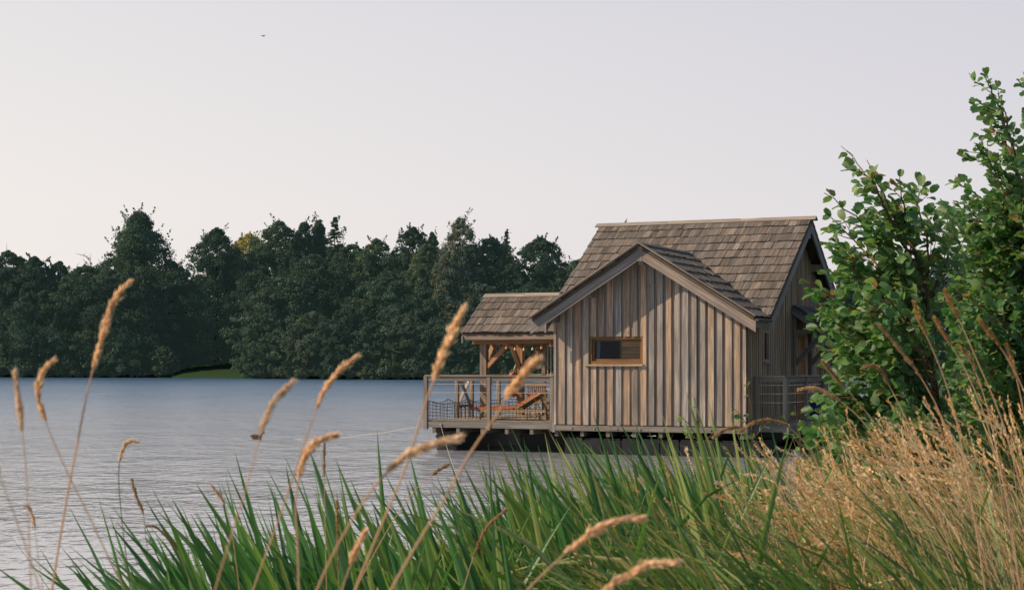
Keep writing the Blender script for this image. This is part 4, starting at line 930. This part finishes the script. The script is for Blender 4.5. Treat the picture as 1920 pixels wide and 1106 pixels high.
# ---- mass of seeding stems on the right
acc = NP()
def seeding(n, pxr, Yr, Lf, leanr):
    px = pxr[0]+(pxr[1]-pxr[0])*rng.random(n); Y = U(*Yr, n); X = (px-HX)/F*Y; ok = X > shore(Y)+0.1; X, Y, px = X[ok], Y[ok], px[ok]; n = len(X); z = ground(X, Y)
    ln = Lf(px)*U(0.82, 1.08, n); az = math.pi+rng.normal(0, 0.35, n)
    l0, l1 = U(*leanr, n)*0.5, U(*leanr, n)*1.3+np.where(rng.random(n) < 0.6, U(0.5, 1.25, n), 0)
    sc_ = pick([(0.74, 0.57, 0.31), (0.80, 0.65, 0.39), (0.56, 0.45, 0.21)], n); hc = pick([(0.86, 0.63, 0.36), (0.90, 0.71, 0.45), (0.72, 0.48, 0.23), (0.92, 0.79, 0.56)], n, 0.12)
    cen = blades(acc, np.stack([X, Y, z], 1), ln, U(0.0035, 0.005, n), az, l0, l1, sc_, sc_, 12, 0.5, 0.0, None, 0.5, pw=2.6)
    m_ = 56; hl = np.clip(U(0.11, 0.20, n)/ln, 0, 0.3)
    s_ = rng.random((n, m_)); tpos = (1-hl[:, None]*s_)*12; i0 = np.clip(np.floor(tpos).astype(int), 0, 11); f_ = (tpos-i0)[..., None]
    ar = np.arange(n)[:, None]; P = cen[ar, i0]*(1-f_)+cen[ar, i0+1]*f_; T = nrm(cen[ar, i0+1]-cen[ar, i0])
    env = np.sin(np.clip(s_*1.1+0.12, 0, 1)*np.pi)**0.7*0.0085
    P = P+nrm(rng.normal(size=P.shape))*env[..., None]*rng.random((n, m_, 1))
    lobes = 1+0.3*np.sin(s_*25+rng.uniform(0, 6, (n, 1)))
    spikes(acc, P.reshape(-1, 3), T.reshape(-1, 3), U(0.011, 0.021, n*m_)*lobes.ravel(), U(0.0042, 0.0072, n*m_), U(0.1, 0.42, n*m_), np.repeat(hc, m_, 0))
seeding(340, (1620, 2080), (5.6, 8.5), lambda x: np.interp(x, [1620, 1750, 1900, 2080], [1.02, 1.14, 1.26, 1.32]), (0.15, 0.65))
seeding(130, (1520, 1820), (6, 10), lambda x: np.interp(x, [1460, 1600, 1800], [1.12, 1.16, 1.24]), (0.15, 0.65))
seeding(50, (1400, 1640), (8, 14), lambda x: np.full_like(x, 1.15), (0.1, 0.7))
seeding(20, (1330, 1480), (6.5, 9), lambda x: np.full_like(x, 1.12), (0.1, 0.7))
seeding(40, (1080, 1400), (6.5, 10), lambda x: np.full_like(x, 0.95), (0.1, 0.6))
o = acc.build('seeding_grass', M['dry']); tag(o, 'mass of pale seeding grass heads leaning left on the right bank', 'grass', kind='stuff')

# ---- single seed-head stems one can tell apart
def stem(label, Y, pts, k, group=None, thick=1.0, tone=(0.86, 0.67, 0.46), stalk=(0.66, 0.50, 0.35)):
    """pts: path from the tip to the foot in photo pixels; the first k points carry the seed head"""
    P = [at(x, y, Y) for x, y in pts]
    last = P[-1]; prev = P[-2]; g0 = float(ground(last.x, Y)); 
    d = (last-prev).normalized(); d = Vector((d.x*0.5, 0, min(d.z, -0.4))).normalized()
    st_ = (last-prev).length; d = (last-prev).normalized()
    while P[-1].z > g0+0.02 and len(P) < 60:
        d = Vector((d.x*0.9, 0, d.z-0.04)).normalized(); q_ = P[-1]+d*max(st_, 0.08); g0 = float(ground(q_.x, Y))
        if q_.z < g0-0.05: q_ = P[-1]+d*((P[-1].z-g0+0.04)/-d.z)
        P.append(q_)
    foot = P[-1].copy(); A = np.array([p_-foot for p_ in P])
    A[:, 1] += np.linspace(1, 0, len(A))**2*rng.normal(0, 0.05)
    # smooth (Catmull-Rom)
    def sm(A, n):
        A = np.concatenate([[2*A[0]-A[1]], A, [2*A[-1]-A[-2]]]); o_ = []
        for i in range(1, len(A)-2):
            for t in np.linspace(0, 1, n, endpoint=False):
                p0, p1, p2, p3 = A[i-1:i+3]; o_.append(.5*(2*p1+(p2-p0)*t+(2*p0-5*p1+4*p2-p3)*t*t+(3*p1-p0-3*p2+p3)*t**3))
        o_.append(A[-2]); return np.array(o_)
    n_ = 6; Cv = sm(A, n_); kh = (k-1)*n_
    root = empty('grass_stem', foot); tag(root, label, 'grass stem', group)
    r0 = 0.00115*thick
    mb = MB(); mb.tube([Vector(q) for q in Cv[::2]], [r0*(0.55+0.9*min(1, i/len(Cv)*2.2)) for i in range(0, len(Cv), 2)], 6, stalk); mb.build('stalk', M['dry'], root)
    H_ = Cv[:kh+1]; seg = np.linalg.norm(np.diff(H_, axis=0), axis=1); cum = np.concatenate([[0], np.cumsum(seg)])/seg.sum(); hl = seg.sum()
    m_ = int(260+hl*2600); s_ = rng.random(m_)
    Pp = np.stack([np.interp(s_, cum, H_[:, j]) for j in range(3)], 1); Tn = nrm(np.stack([np.interp(s_, cum, -np.gradient(H_[:, j])) for j in range(3)], 1))
    env = (np.sin(np.clip(s_*0.97+0.04, 0, 1)*np.pi)**0.6)*(1+0.55*np.sin(s_*hl*130+rng.uniform(0, 6)))*0.0039*thick
    Pp = Pp-Tn*0.004+nrm(rng.normal(size=Pp.shape))*(env*rng.random(m_)**0.5)[:, None]
    a2 = NP(); spikes(a2, Pp, Tn, U(0.008, 0.014, m_)*thick**.5, U(0.0022, 0.0036, m_)*thick**.5, U(0.1, 0.6, m_), np.tile(np.array(tone), (m_, 1)), 0.3)
    a2.build('seed_head', M['dry'], root)
    return root
tanp = (0.80, 0.66, 0.52)
stem('tallest tan seed head at the left, bent right in front of the far wood', 2.6, [(241, 527), (222, 548), (203, 584), (188, 640), (173, 690), (160, 745), (140, 850), (122, 945), (97, 1100)], 5, thick=1.1)
stem('hook shaped tan seed head left of the tallest stem, its stalk slanting right', 2.6, [(105, 675), (86, 692), (76, 718), (74, 745), (87, 788), (110, 845), (132, 893), (165, 960), (205, 1045), (235, 1106)], 5, thick=0.95)
stem('thin upright pale seed head near the left edge', 2.2, [(35, 696), (39, 730), (44, 775), (47, 803), (54, 880), (58, 980), (62, 1100)], 4, thick=0.7, tone=tanp)
stem('pale seed head cut by the left edge of the photo', 2.0, [(-4, 812), (6, 845), (18, 882), (36, 935), (54, 990), (88, 1095)], 3, thick=0.8, tone=tanp)
stem('small hooked seed head alone over the water left of the irises', 4.2, [(257, 829), (245, 826), (234, 834), (224, 862), (222, 905), (229, 985), (243, 1100)], 4, thick=0.9, stalk=(0.2, 0.16, 0.11))
stem('knobbly brown seed head below the small hooked one', 4.4, [(232, 901), (241, 928), (249, 945), (260, 968), (267, 1020), (285, 1106)], 4, thick=0.7, tone=(0.42, 0.27, 0.12), stalk=(0.2, 0.16, 0.11))
stem('tiny hooked pale head low at the left edge', 4.0, [(52, 945), (60, 948), (67, 965), (70, 985), (76, 1040), (85, 1106)], 4, thick=0.7, tone=tanp)
stem('brown drooping head just left of the iris bed', 4.6, [(273, 985), (292, 988), (312, 1006), (332, 1030), (345, 1060), (362, 1106)], 4, thick=0.6, tone=(0.38, 0.26, 0.14))
stem('short pale head at the left top of the iris bed', 5.2, [(406, 905), (419, 925), (428, 943), (438, 985), (452, 1100)], 3, thick=0.9, tone=tanp)
stem('blurred pale pink head crossing in front of the duck', 2.0, [(542, 716), (522, 735), (504, 757), (492, 784), (482, 812), (462, 893), (428, 1006), (400, 1100)], 5, thick=0.75, tone=tanp)
stem('long tan head bent right left of the middle of the lake', 2.5, [(663, 667), (645, 682), (628, 697), (603, 731), (588, 764), (559, 850), (517, 977), (474, 1096)], 5, thick=0.9)
stem('thick arched head pointing right at the end of the mooring rope', 2.4, [(624, 818), (605, 823), (586, 832), (566, 858), (555, 900), (549, 950), (553, 1020), (556, 1100)], 5, thick=1.15)
stem('big clumpy tan head in front of the left deck post', 2.2, [(870, 577), (857, 605), (841, 640), (828, 668), (813, 712), (794, 765), (782, 808), (757, 884), (732, 943), (690, 1044), (668, 1100)], 5, thick=1.25)
stem('thick pale head lying nearly flat below the deck', 2.1, [(866, 816), (845, 820), (824, 826), (795, 837), (765, 850), (732, 880), (690, 930), (639, 1015), (600, 1098)], 6, thick=1.1, tone=tanp)
stem('tan head slanting across the lifebuoy and lounger', 2.1, [(1008, 675), (988, 694), (968, 720), (949, 744), (930, 779), (883, 846), (833, 935), (782, 1019), (734, 1104)], 4, thick=1.25)
stem('large blurred head arching right at the bottom middle', 2.2, [(1209, 973), (1160, 976), (1117, 995), (1079, 1023), (1058, 1040), (1016, 1079), (985, 1112)], 5, thick=1.15)
stem('lowest large blurred head arching right at the bottom edge', 2.2, [(1251, 1032), (1204, 1038), (1173, 1057), (1142, 1076), (1120, 1100), (1098, 1125)], 5, thick=1.15)
stem('small brown head bent right above the middle irises', 5.5, [(842, 869), (826, 878), (812, 889), (782, 914), (735, 980), (690, 1060)], 3, thick=1.0, tone=(0.40, 0.27, 0.15))
stem('straight upright narrow head among the irises left of centre', 5.5, [(607, 831), (607, 862), (607, 893), (609, 975), (612, 1100)], 3, thick=0.9, tone=(0.5, 0.37, 0.25))
stem('upright brown head right of the straight narrow one', 5.2, [(631, 938), (632, 1000), (634, 1068), (634, 1110)], 3, thick=0.9, tone=(0.46, 0.33, 0.19))
stem('blurred low head at the bottom left of centre', 2.2, [(682, 1000), (668, 1026), (656, 1058), (640, 1105)], 3, thick=0.9)
stem('slender curved brown head in front of the water right of centre', 5.4, [(949, 954), (924, 975), (905, 1001), (888, 1042), (868, 1106)], 4, thick=1.1, tone=(0.46, 0.31, 0.18))
dk_ = (0.52, 0.34, 0.16)
RS = [('upper right tan head leaning left, highest in front of the alder leaves', 4.2, [(1769, 545), (1782, 570), (1796, 598), (1830, 674), (1875, 780), (1910, 900)], 3),
 ('tan head leaning left, third highest in front of the alder leaves', 4.4, [(1707, 568), (1717, 597), (1731, 628), (1763, 701), (1790, 790), (1812, 900)], 3),
 ('tan head between the two highest ones in front of the alders', 4.4, [(1753, 597), (1766, 620), (1782, 645), (1812, 697), (1850, 790), (1875, 900)], 3),
 ('tan head leaning left near the right edge in front of the alders', 4.2, [(1833, 600), (1850, 622), (1871, 648), (1905, 705), (1945, 800), (1970, 900)], 3),
 ('steep tan head at the right edge in front of the alders', 4.2, [(1889, 646), (1898, 676), (1907, 708), (1920, 770), (1935, 870)], 3),
 ('long straight tan head leaning far left over the side railing', 5.0, [(1529, 677), (1550, 700), (1573, 724), (1600, 752), (1660, 825), (1720, 930)], 3),
 ('drooping pale tan head left of the alder middle, with a long curved stalk', 5.0, [(1646, 609), (1668, 632), (1689, 658), (1708, 682), (1727, 708), (1765, 780), (1800, 880)], 5),
 ('pale hooked head below the two tan heads at the right', 5.6, [(1799, 652), (1812, 664), (1822, 680), (1828, 697), (1850, 760), (1872, 860)], 4),
 ('hooked pale head pointing left in the middle of the alder', 5.4, [(1614, 690), (1630, 685), (1645, 690), (1656, 705), (1665, 722), (1700, 790), (1740, 900)], 5),
 ('flat lying dense head pointing left over the walkway railing', 5.0, [(1506, 731), (1524, 728), (1543, 731), (1562, 740), (1580, 752), (1630, 800), (1690, 900)], 5),
 ('arching tan head pointing left in front of the cabin right corner', 5.4, [(1380, 806), (1405, 792), (1430, 786), (1454, 790), (1476, 800), (1520, 850), (1560, 950)], 5),
 ('curved pale head left of the cabin right corner beam', 5.6, [(1333, 818), (1352, 806), (1372, 800), (1390, 806), (1430, 850), (1470, 950)], 4)]
for lb, Y, pts, k in RS: stem(lb, Y, pts, k, thick=1.15 if Y < 5.2 else 1.3, tone=dk_ if Y < 4.6 else (0.52, 0.37, 0.22))

# ------------------------------------------------------------------ alders on the right bank
LT_U = np.array([(0, 0), (0, .35), (0, .7), (0, .96), (-.28, .12), (-.46, .42), (-.48, .72), (-.25, 1.0), (.28, .12), (.46, .42), (.48, .72), (.25, 1.0)])
LT_F = np.array([(0, 1, 5, 4), (1, 2, 6, 5), (2, 3, 7, 6), (0, 8, 9, 1), (1, 9, 10, 2), (2, 10, 11, 3)])
def add_leaves(acc, P, D, size, col):
    n = len(P); D = nrm(D); up = nrm(np.array([0.15, -0.25, 1.0])+rng.normal(0, 0.55, (n, 3)))
    sd = nrm(np.cross(D, up)); nv = np.cross(sd, D)
    u = LT_U[:, 0][None, :, None]; v = LT_U[:, 1][None, :, None]; s_ = size[:, None, None]
    fold = rng.uniform(0.15, 0.6, (n, 1, 1)); curl = rng.normal(0.15, 0.25, (n, 1, 1)); wav = rng.normal(0, 0.05, (n, 12, 1))
    asp = rng.uniform(0.8, 1.0, (n, 1, 1))
    V = P[:, None, :]+D[:, None, :]*v*s_+sd[:, None, :]*u*s_*asp+nv[:, None, :]*s_*(np.abs(u)*fold-curl*v*v+wav)
    Fq = (np.arange(n)[:, None, None]*12+LT_F[None]).reshape(-1, 4)
    acc.add(V.reshape(-1, 3), Fq, np.repeat(col, 12, 0), np.tile(LT_U, (n, 1)))
def alder(label, foot, limbs, wood_col=(0.085, 0.07, 0.05), twig=(0.16, 0.115, 0.06), density=1.0, lsz=(0.046, 0.078), name='alder_tree'):
    """limbs: list of (points from the fork to the tip in world space, start radius, side-shoot length)"""
    root = empty(name, foot); tag(root, label, 'tree'); tr = MB(); tw = MB() if name != 'sapling' else tr; lf = NP(); P_all = []; D_all = []
    foot = Vector(foot)
    for pts, rad, shoot in limbs:
        pts = [Vector(q)-foot for q in pts]; A = np.array(pts); k = len(A)
        seg = np.linalg.norm(np.diff(A, axis=0), axis=1); cum = np.concatenate([[0], np.cumsum(seg)]); tot = cum[-1]
        ts = np.linspace(0, tot, max(6, int(tot/0.08))); Cv = np.stack([np.interp(ts, cum, A[:, j]) for j in range(3)], 1)
        for _ in range(3): Cv[1:-1] = (Cv[:-2]+2*Cv[1:-1]+Cv[2:])/4
        Cv[1:-1] += rng.normal(0, 0.006, Cv[1:-1].shape)
        tr.tube([Vector(q) for q in Cv], list(np.interp(ts, [0, tot], [rad, 0.0022])), 6, wood_col if rad > 0.012 else twig)
        # leaves on the limb end and side shoots
        step = 0.047/density; s_ = tot*0.18 if rad > 0.015 else 0.05; side = 1
        while s_ < tot:
            i = min(len(Cv)-2, int(s_/tot*(len(Cv)-1))); p = Cv[i]; T = nrm(Cv[i+1]-Cv[i]); fr = s_/tot
            side = -side
            ln = shoot*((1-fr)**0.75*1.05+0.05)*rng.uniform(0.5, 1.2)
            ang = nrm(np.cross(T, rng.normal(size=3)))
            d = nrm(T*0.75+ang*0.9+np.array([-0.42, -0.02, 0.10]))
            if ln < 0.09 or fr > 0.93:
                P_all.append(p); D_all.append(nrm(T*0.5+ang*0.8+np.array([-0.5, 0, -0.05])))
            else:
                nn = max(3, int(ln/0.032)); q = p.copy(); dd = d.copy(); path = [q.copy()]
                for j in range(nn):
                    dd = nrm(dd+np.array([-0.045, 0, 0.006])+rng.normal(0, 0.06, 3)); q = q+dd*ln/nn; path.append(q.copy())
                    if j >= 1:
                        sgn = 1 if j % 2 else -1; sv = nrm(np.cross(dd, np.array([0.2*rng.normal(), -0.6, 0.8]))); 
                        P_all.append(q.copy()); D_all.append(nrm(dd*0.6+sv*sgn*0.75+np.array([-0.45, rng.normal(0, .25), rng.normal(-0.08, .25)])))
                P_all.append(q.copy()); D_all.append(dd)
                tw.tube([Vector(x) for x in path], list(np.linspace(0.0035+0.003*ln, 0.0014, len(path))), 4, twig, cap=False)
            s_ += step*rng.uniform(0.7, 1.5)*(1+0.35*(rad > 0.02))
    P = np.array(P_all); D = np.array(D_all); n = len(P)
    P = P+D*0.012
    col = pick([(0.086, 0.21, 0.078), (0.10, 0.235, 0.084), (0.07, 0.18, 0.076), (0.13, 0.265, 0.09)], n, 0.22)
    pl = rng.random(n) < 0.14; col[pl] = pick([(0.20, 0.33, 0.15), (0.27, 0.38, 0.19)], int(pl.sum()), 0.15)  # some leaves coloured pale to imitate highlights and turned undersides
    yl = rng.random(n) < 0.012; col[yl] = np.array([0.28, 0.17, 0.05])
    add_leaves(lf, P, D, U(*lsz, n), col)
    if name == 'sapling': tr.build('stem', M['bark'], root)
    else: tr.build('trunk', M['bark'], root); tw.build('twig', M['bark'], root)
    lf.build('crown', M['leaf_near'], root, smooth=True)
    return n
def limb_set(foot, tops, spread_y=0.45):
    out = []
    for (pts, rad, sh, Y) in tops: out.append(([at(x, y, Y+(j/(len(pts)-1))*rng.normal(0, spread_y)) if j else at(x, y, Y) for j, (x, y) in enumerate(pts)], rad, sh))
    return out
YA = 11.0
fa = at(1790, 985, YA); fa.z = float(ground(fa.x, YA))
A_ = [([(1790, 1060), (1762, 800), (1738, 600), (1733, 520), (1700, 430), (1692, 370), (1688, 322)], 0.030, 0.40, YA),
 ([(1735, 525), (1690, 450), (1640, 350), (1600, 295), (1577, 274)], 0.012, 0.22, YA), ([(1715, 470), (1670, 395), (1640, 330), (1625, 300)], 0.010, 0.2, YA),
 ([(1740, 580), (1660, 480), (1600, 400), (1545, 362)], 0.012, 0.26, YA), ([(1742, 600), (1660, 520), (1600, 450), (1548, 395)], 0.012, 0.36, YA),
 ([(1745, 640), (1660, 560), (1590, 500), (1548, 462)], 0.012, 0.38, YA), ([(1748, 660), (1640, 600), (1560, 555), (1498, 520)], 0.012, 0.36, YA),
 ([(1750, 700), (1650, 650), (1580, 610), (1518, 598)], 0.012, 0.38, YA), ([(1755, 740), (1660, 690), (1590, 660), (1535, 655)], 0.012, 0.38, YA),
 ([(1760, 780), (1670, 740), (1600, 700), (1530, 690)], 0.012, 0.36, YA), ([(1765, 820), (1680, 780), (1600, 740), (1545, 745)], 0.012, 0.36, YA),
 ([(1768, 860), (1690, 820), (1620, 790), (1560, 775)], 0.012, 0.36, YA), ([(1733, 540), (1745, 470), (1725, 400), (1712, 362)], 0.010, 0.30, YA),
 ([(1738, 560), (1780, 500), (1775, 440), (1745, 415)], 0.010, 0.34, YA), ([(1742, 620), (1700, 560), (1670, 500), (1640, 440)], 0.010, 0.40, YA),
 ([(1748, 690), (1700, 640), (1650, 580), (1610, 540)], 0.010, 0.42, YA), ([(1755, 750), (1720, 690), (1690, 640), (1650, 620)], 0.010, 0.42, YA), ([(1765, 830), (1730, 780), (1690, 740), (1640, 720)], 0.010, 0.42, YA),
 ([(1770, 880), (1740, 840), (1700, 800), (1650, 790)], 0.010, 0.40, YA),
 ([(1772, 890), (1690, 850), (1600, 820), (1530, 800)], 0.010, 0.40, YA), ([(1770, 870), (1660, 830), (1570, 790), (1515, 765)], 0.010, 0.36, YA-.5), ([(1775, 900), (1700, 870), (1630, 850), (1560, 840)], 0.010, 0.42, YA), ([(1775, 900), (1760, 850), (1720, 810), (1690, 790)], 0.010, 0.42, YA-.6)]
def fill(trunk, poly, n, Y, sh, r_=0.010):
    """limbs from the trunk line to points spread inside the crown outline"""
    out_ = []; poly = np.array(poly, float); lo, hi = poly.min(0), poly.max(0)
    def inside(p):
        c_ = False
        for i in range(len(poly)):
            (x1, y1), (x2, y2) = poly[i], poly[i-1]
            if (y1 > p[1]) != (y2 > p[1]) and p[0] < (x2-x1)*(p[1]-y1)/(y2-y1)+x1: c_ = not c_
        return c_
    while len(out_) < n:
        p = rng.uniform(lo, hi)
        if not inside(p): continue
        ty = min(trunk[0][1]-20, p[1]+rng.uniform(110, 220)); tx = np.interp(ty, [q[1] for q in trunk[::-1]], [q[0] for q in trunk[::-1]])
        dy = rng.normal(0, 0.55)
        out_.append(([at(tx, ty, Y), at(tx*.45+p[0]*.55+rng.normal(0, 12), ty*.45+p[1]*.55-18, Y+dy*.55), at(p[0], p[1], Y+dy)], r_, sh))
    return out_
PA = [(1580, 510), (1640, 480), (1700, 490), (1760, 480), (1800, 520), (1810, 700), (1800, 860), (1600, 850), (1540, 780), (1525, 640), (1510, 560)]
PB = [(1835, 380), (1850, 300), (1885, 240), (1930, 300), (2020, 380), (2080, 500), (2080, 860), (1800, 860), (1770, 650), (1760, 500), (1800, 430)]
nl = alder('young alder with leaves blown left, its left branches touching the cabin gable', fa, limb_set(fa, A_)+fill(A_[0][0], PA, 10, YA, 0.30))
YB = 12.2
fb = at(1985, 985, YB); fb.z = float(ground(fb.x, YB))
B_ = [([(1985, 1000), (1955, 700), (1930, 480), (1905, 300), (1880, 210), (1843, 140)], 0.034, 0.50, YB),
 ([(1945, 620), (1900, 500), (1850, 420), (1800, 385), (1765, 395)], 0.014, 0.45, YB), ([(1935, 520), (1890, 430), (1840, 370), (1790, 330)], 0.012, 0.38, YB),
 ([(1920, 420), (1880, 350), (1845, 300), (1830, 270)], 0.011, 0.36, YB), ([(1905, 310), (1880, 260), (1850, 225), (1832, 205)], 0.010, 0.26, YB), ([(1890, 240), (1880, 200), (1870, 175)], 0.008, 0.2, YB),
 ([(1950, 660), (1900, 580), (1840, 510), (1790, 470)], 0.012, 0.45, YB), ([(1955, 700), (1890, 640), (1830, 580), (1780, 545)], 0.012, 0.46, YB), ([(1960, 760), (1900, 700), (1840, 650), (1790, 620)], 0.012, 0.46, YB),
 ([(1965, 800), (1900, 760), (1840, 720), (1790, 690)], 0.012, 0.44, YB), ([(1970, 850), (1910, 810), (1850, 780), (1800, 760)], 0.012, 0.44, YB),
 ([(1935, 540), (1925, 440), (1905, 380), (1890, 340)], 0.011, 0.42, YB), ([(1950, 640), (1930, 560), (1900, 500), (1875, 450)], 0.011, 0.44, YB), ([(1960, 740), (1940, 670), (1900, 600), (1870, 560)], 0.011, 0.44, YB),
 ([(1968, 840), (1950, 760), (1920, 700), (1880, 650)], 0.011, 0.42, YB), ([(1930, 470), (1960, 380), (1955, 310), (1940, 260)], 0.012, 0.42, YB), ([(1955, 700), (2010, 600), (2030, 520), (2020, 440)], 0.012, 0.45, YB), ([(1965, 780), (2030, 700), (2070, 640), (2080, 580)], 0.012, 0.45, YB), ([(1945, 600), (1990, 500), (2010, 420), (2000, 350)], 0.012, 0.42, YB)]
nl2 = alder('taller alder with a pointed crown filling the right edge', fb, limb_set(fb, B_)+fill(B_[0][0], PB, 44, YB, 0.40))
YC2 = 13.0
fc = at(2080, 985, YC2); fc.z = float(ground(fc.x, YC2))
C_ = [([(2080, 1000), (2030, 600), (1985, 380), (1950, 230), (1918, 135)], 0.032, 0.42, YC2), ([(2010, 480), (1970, 380), (1930, 320), (1905, 290)], 0.012, 0.36, YC2), ([(1990, 380), (1955, 290), (1930, 240), (1915, 215)], 0.012, 0.26, YC2),
 ([(2030, 600), (1970, 520), (1930, 450), (1900, 420)], 0.012, 0.42, YC2), ([(2040, 700), (1980, 620), (1930, 570), (1890, 540)], 0.012, 0.42, YC2)]
alder('third alder mostly cut off by the right edge behind the taller one', fc, limb_set(fc, C_))
print('alder leaves', nl, nl2)
# small leafy saplings in front of the cabin corner
for lb, px, top, bot, Y in (('small leafy sapling in front of the cabin right corner', 1400, 705, 860, 14.0), ('tiny sapling with a few round leaves below the cabin wall', 1302, 745, 850, 13.0), ('small leafy shoot in front of the walkway railing', 1490, 760, 850, 13.5)):
    f0 = at(px+18, bot, Y); f0.z = float(ground(f0.x, Y)); 
    alder(lb, f0, [([f0, at(px+10, (top+bot)/2, Y), at(px, top, Y)], 0.006, 0.16), ([at(px+12, (top+bot)/2+30, Y), at(px-10, (top+bot)/2-5, Y-.1), at(px-30, (top+bot)/2-22, Y-.1)], 0.004, 0.10), ([at(px+12, (top+bot)/2+40, Y), at(px+30, (top+bot)/2+20, Y+.1), at(px+44, (top+bot)/2, Y+.1)], 0.004, 0.10)], name='sapling', density=0.6, lsz=(0.03, 0.06))

# ------------------------------------------------------------------ light, sky, camera
SUN = Vector((-1.122, -0.165, 0.80)).normalized()
el = math.asin(SUN.z); rot = math.atan2(SUN.x, SUN.y)
sd = bpy.data.lights.new('sun', 'SUN'); sd.energy = 5.0; sd.angle = R(0.6); sd.color = (1.0, 0.76, 0.53)
so = bpy.data.objects.new('sun', sd); C.objects.link(so); so.rotation_euler = SUN.to_track_quat('Z', 'Y').to_euler(); so.location = (-30, 0, 30)
wd = bpy.data.worlds.new('World'); S.world = wd; wd.use_nodes = True; nt = wd.node_tree; nt.nodes.clear()
out = N(nt, 'ShaderNodeOutputWorld'); bg = N(nt, 'ShaderNodeBackground', Strength=0.10)
sky = N(nt, 'ShaderNodeTexSky', sky_type='NISHITA'); sky.sun_disc = False; sky.sun_elevation = el; sky.sun_rotation = rot; sky.dust_density = 4.0; sky.air_density = 1.0
tc = N(nt, 'ShaderNodeTexCoord').outputs['Generated']; sp = N(nt, 'ShaderNodeSeparateXYZ'); L(nt, tc, sp.inputs[0])
ramp = N(nt, 'ShaderNodeValToRGB'); cr = ramp.color_ramp
L(nt, maprange(nt, sp.outputs[2], 0.0, 1.0, 0.0, 1.0), ramp.inputs[0])
cr.elements[0].position = 0.0; cr.elements[0].color = (0.91, 0.85, 0.825, 1)
cr.elements[1].position = 1.0; cr.elements[1].color = (0.17, 0.25, 0.38, 1)
for ps, c in ((0.09, (0.88, 0.845, 0.835)), (0.20, (0.79, 0.775, 0.80)), (0.42, (0.36, 0.43, 0.54))):
    e = cr.elements.new(ps); e.color = (*c, 1)
warmf = maprange(nt, sp.outputs[0], -0.32, 0.32, 0.0, 1.0)
hz = N(nt, 'ShaderNodeVectorMath', operation='MULTIPLY'); L(nt, ramp.outputs[0], hz.inputs[0]); L(nt, mixc(nt, 'MIX', warmf, (1.09, 1.07, 1.04), (0.90, 0.90, 0.945)), hz.inputs[1])
back = maprange(nt, sp.outputs[1], -0.35, 0.45, 0.0, 1.0)
hzb = mixc(nt, 'MULTIPLY', 1.0, hz.outputs[0], (0.42, 0.50, 0.62))
hzm = mixc(nt, 'MIX', back, hzb, hz.outputs[0])
hz2 = N(nt, 'ShaderNodeVectorMath', operation='SCALE'); L(nt, hzm, hz2.inputs[0]); hz2.inputs['Scale'].default_value = 10.0
L(nt, mixc(nt, 'MIX', 0.90, sky.outputs[0], hz2.outputs[0]), bg.inputs[0]); L(nt, bg.outputs[0], out.inputs[0])

cd = bpy.data.cameras.new('camera'); co = bpy.data.objects.new('camera', cd); C.objects.link(co); S.camera = co
co.location = (0, 0, ZC); co.rotation_euler = (R(90), 0, 0)
cd.sensor_width = 36; cd.sensor_fit = 'HORIZONTAL'; cd.lens = F/1920*36; cd.shift_y = (HY-553)/1920; cd.clip_end = 3000; cd.clip_start = 0.05
cd.dof.use_dof = True; cd.dof.focus_distance = 36; cd.dof.aperture_fstop = 11; cd.dof.aperture_blades = 7
S.view_settings.view_transform = 'Standard'; S.view_settings.look = 'None'; S.view_settings.exposure = 0; S.view_settings.gamma = 1
S.render.engine = 'CYCLES'
S.cycles.max_bounces = 6; S.cycles.diffuse_bounces = 3; S.cycles.glossy_bounces = 3; S.cycles.transmission_bounces = 4; S.cycles.transparent_max_bounces = 6
S.cycles.use_denoising = True; S.cycles.denoiser = 'OPENIMAGEDENOISE'; S.cycles.denoising_input_passes = 'RGB_ALBEDO_NORMAL'; S.cycles.denoising_prefilter = 'ACCURATE'
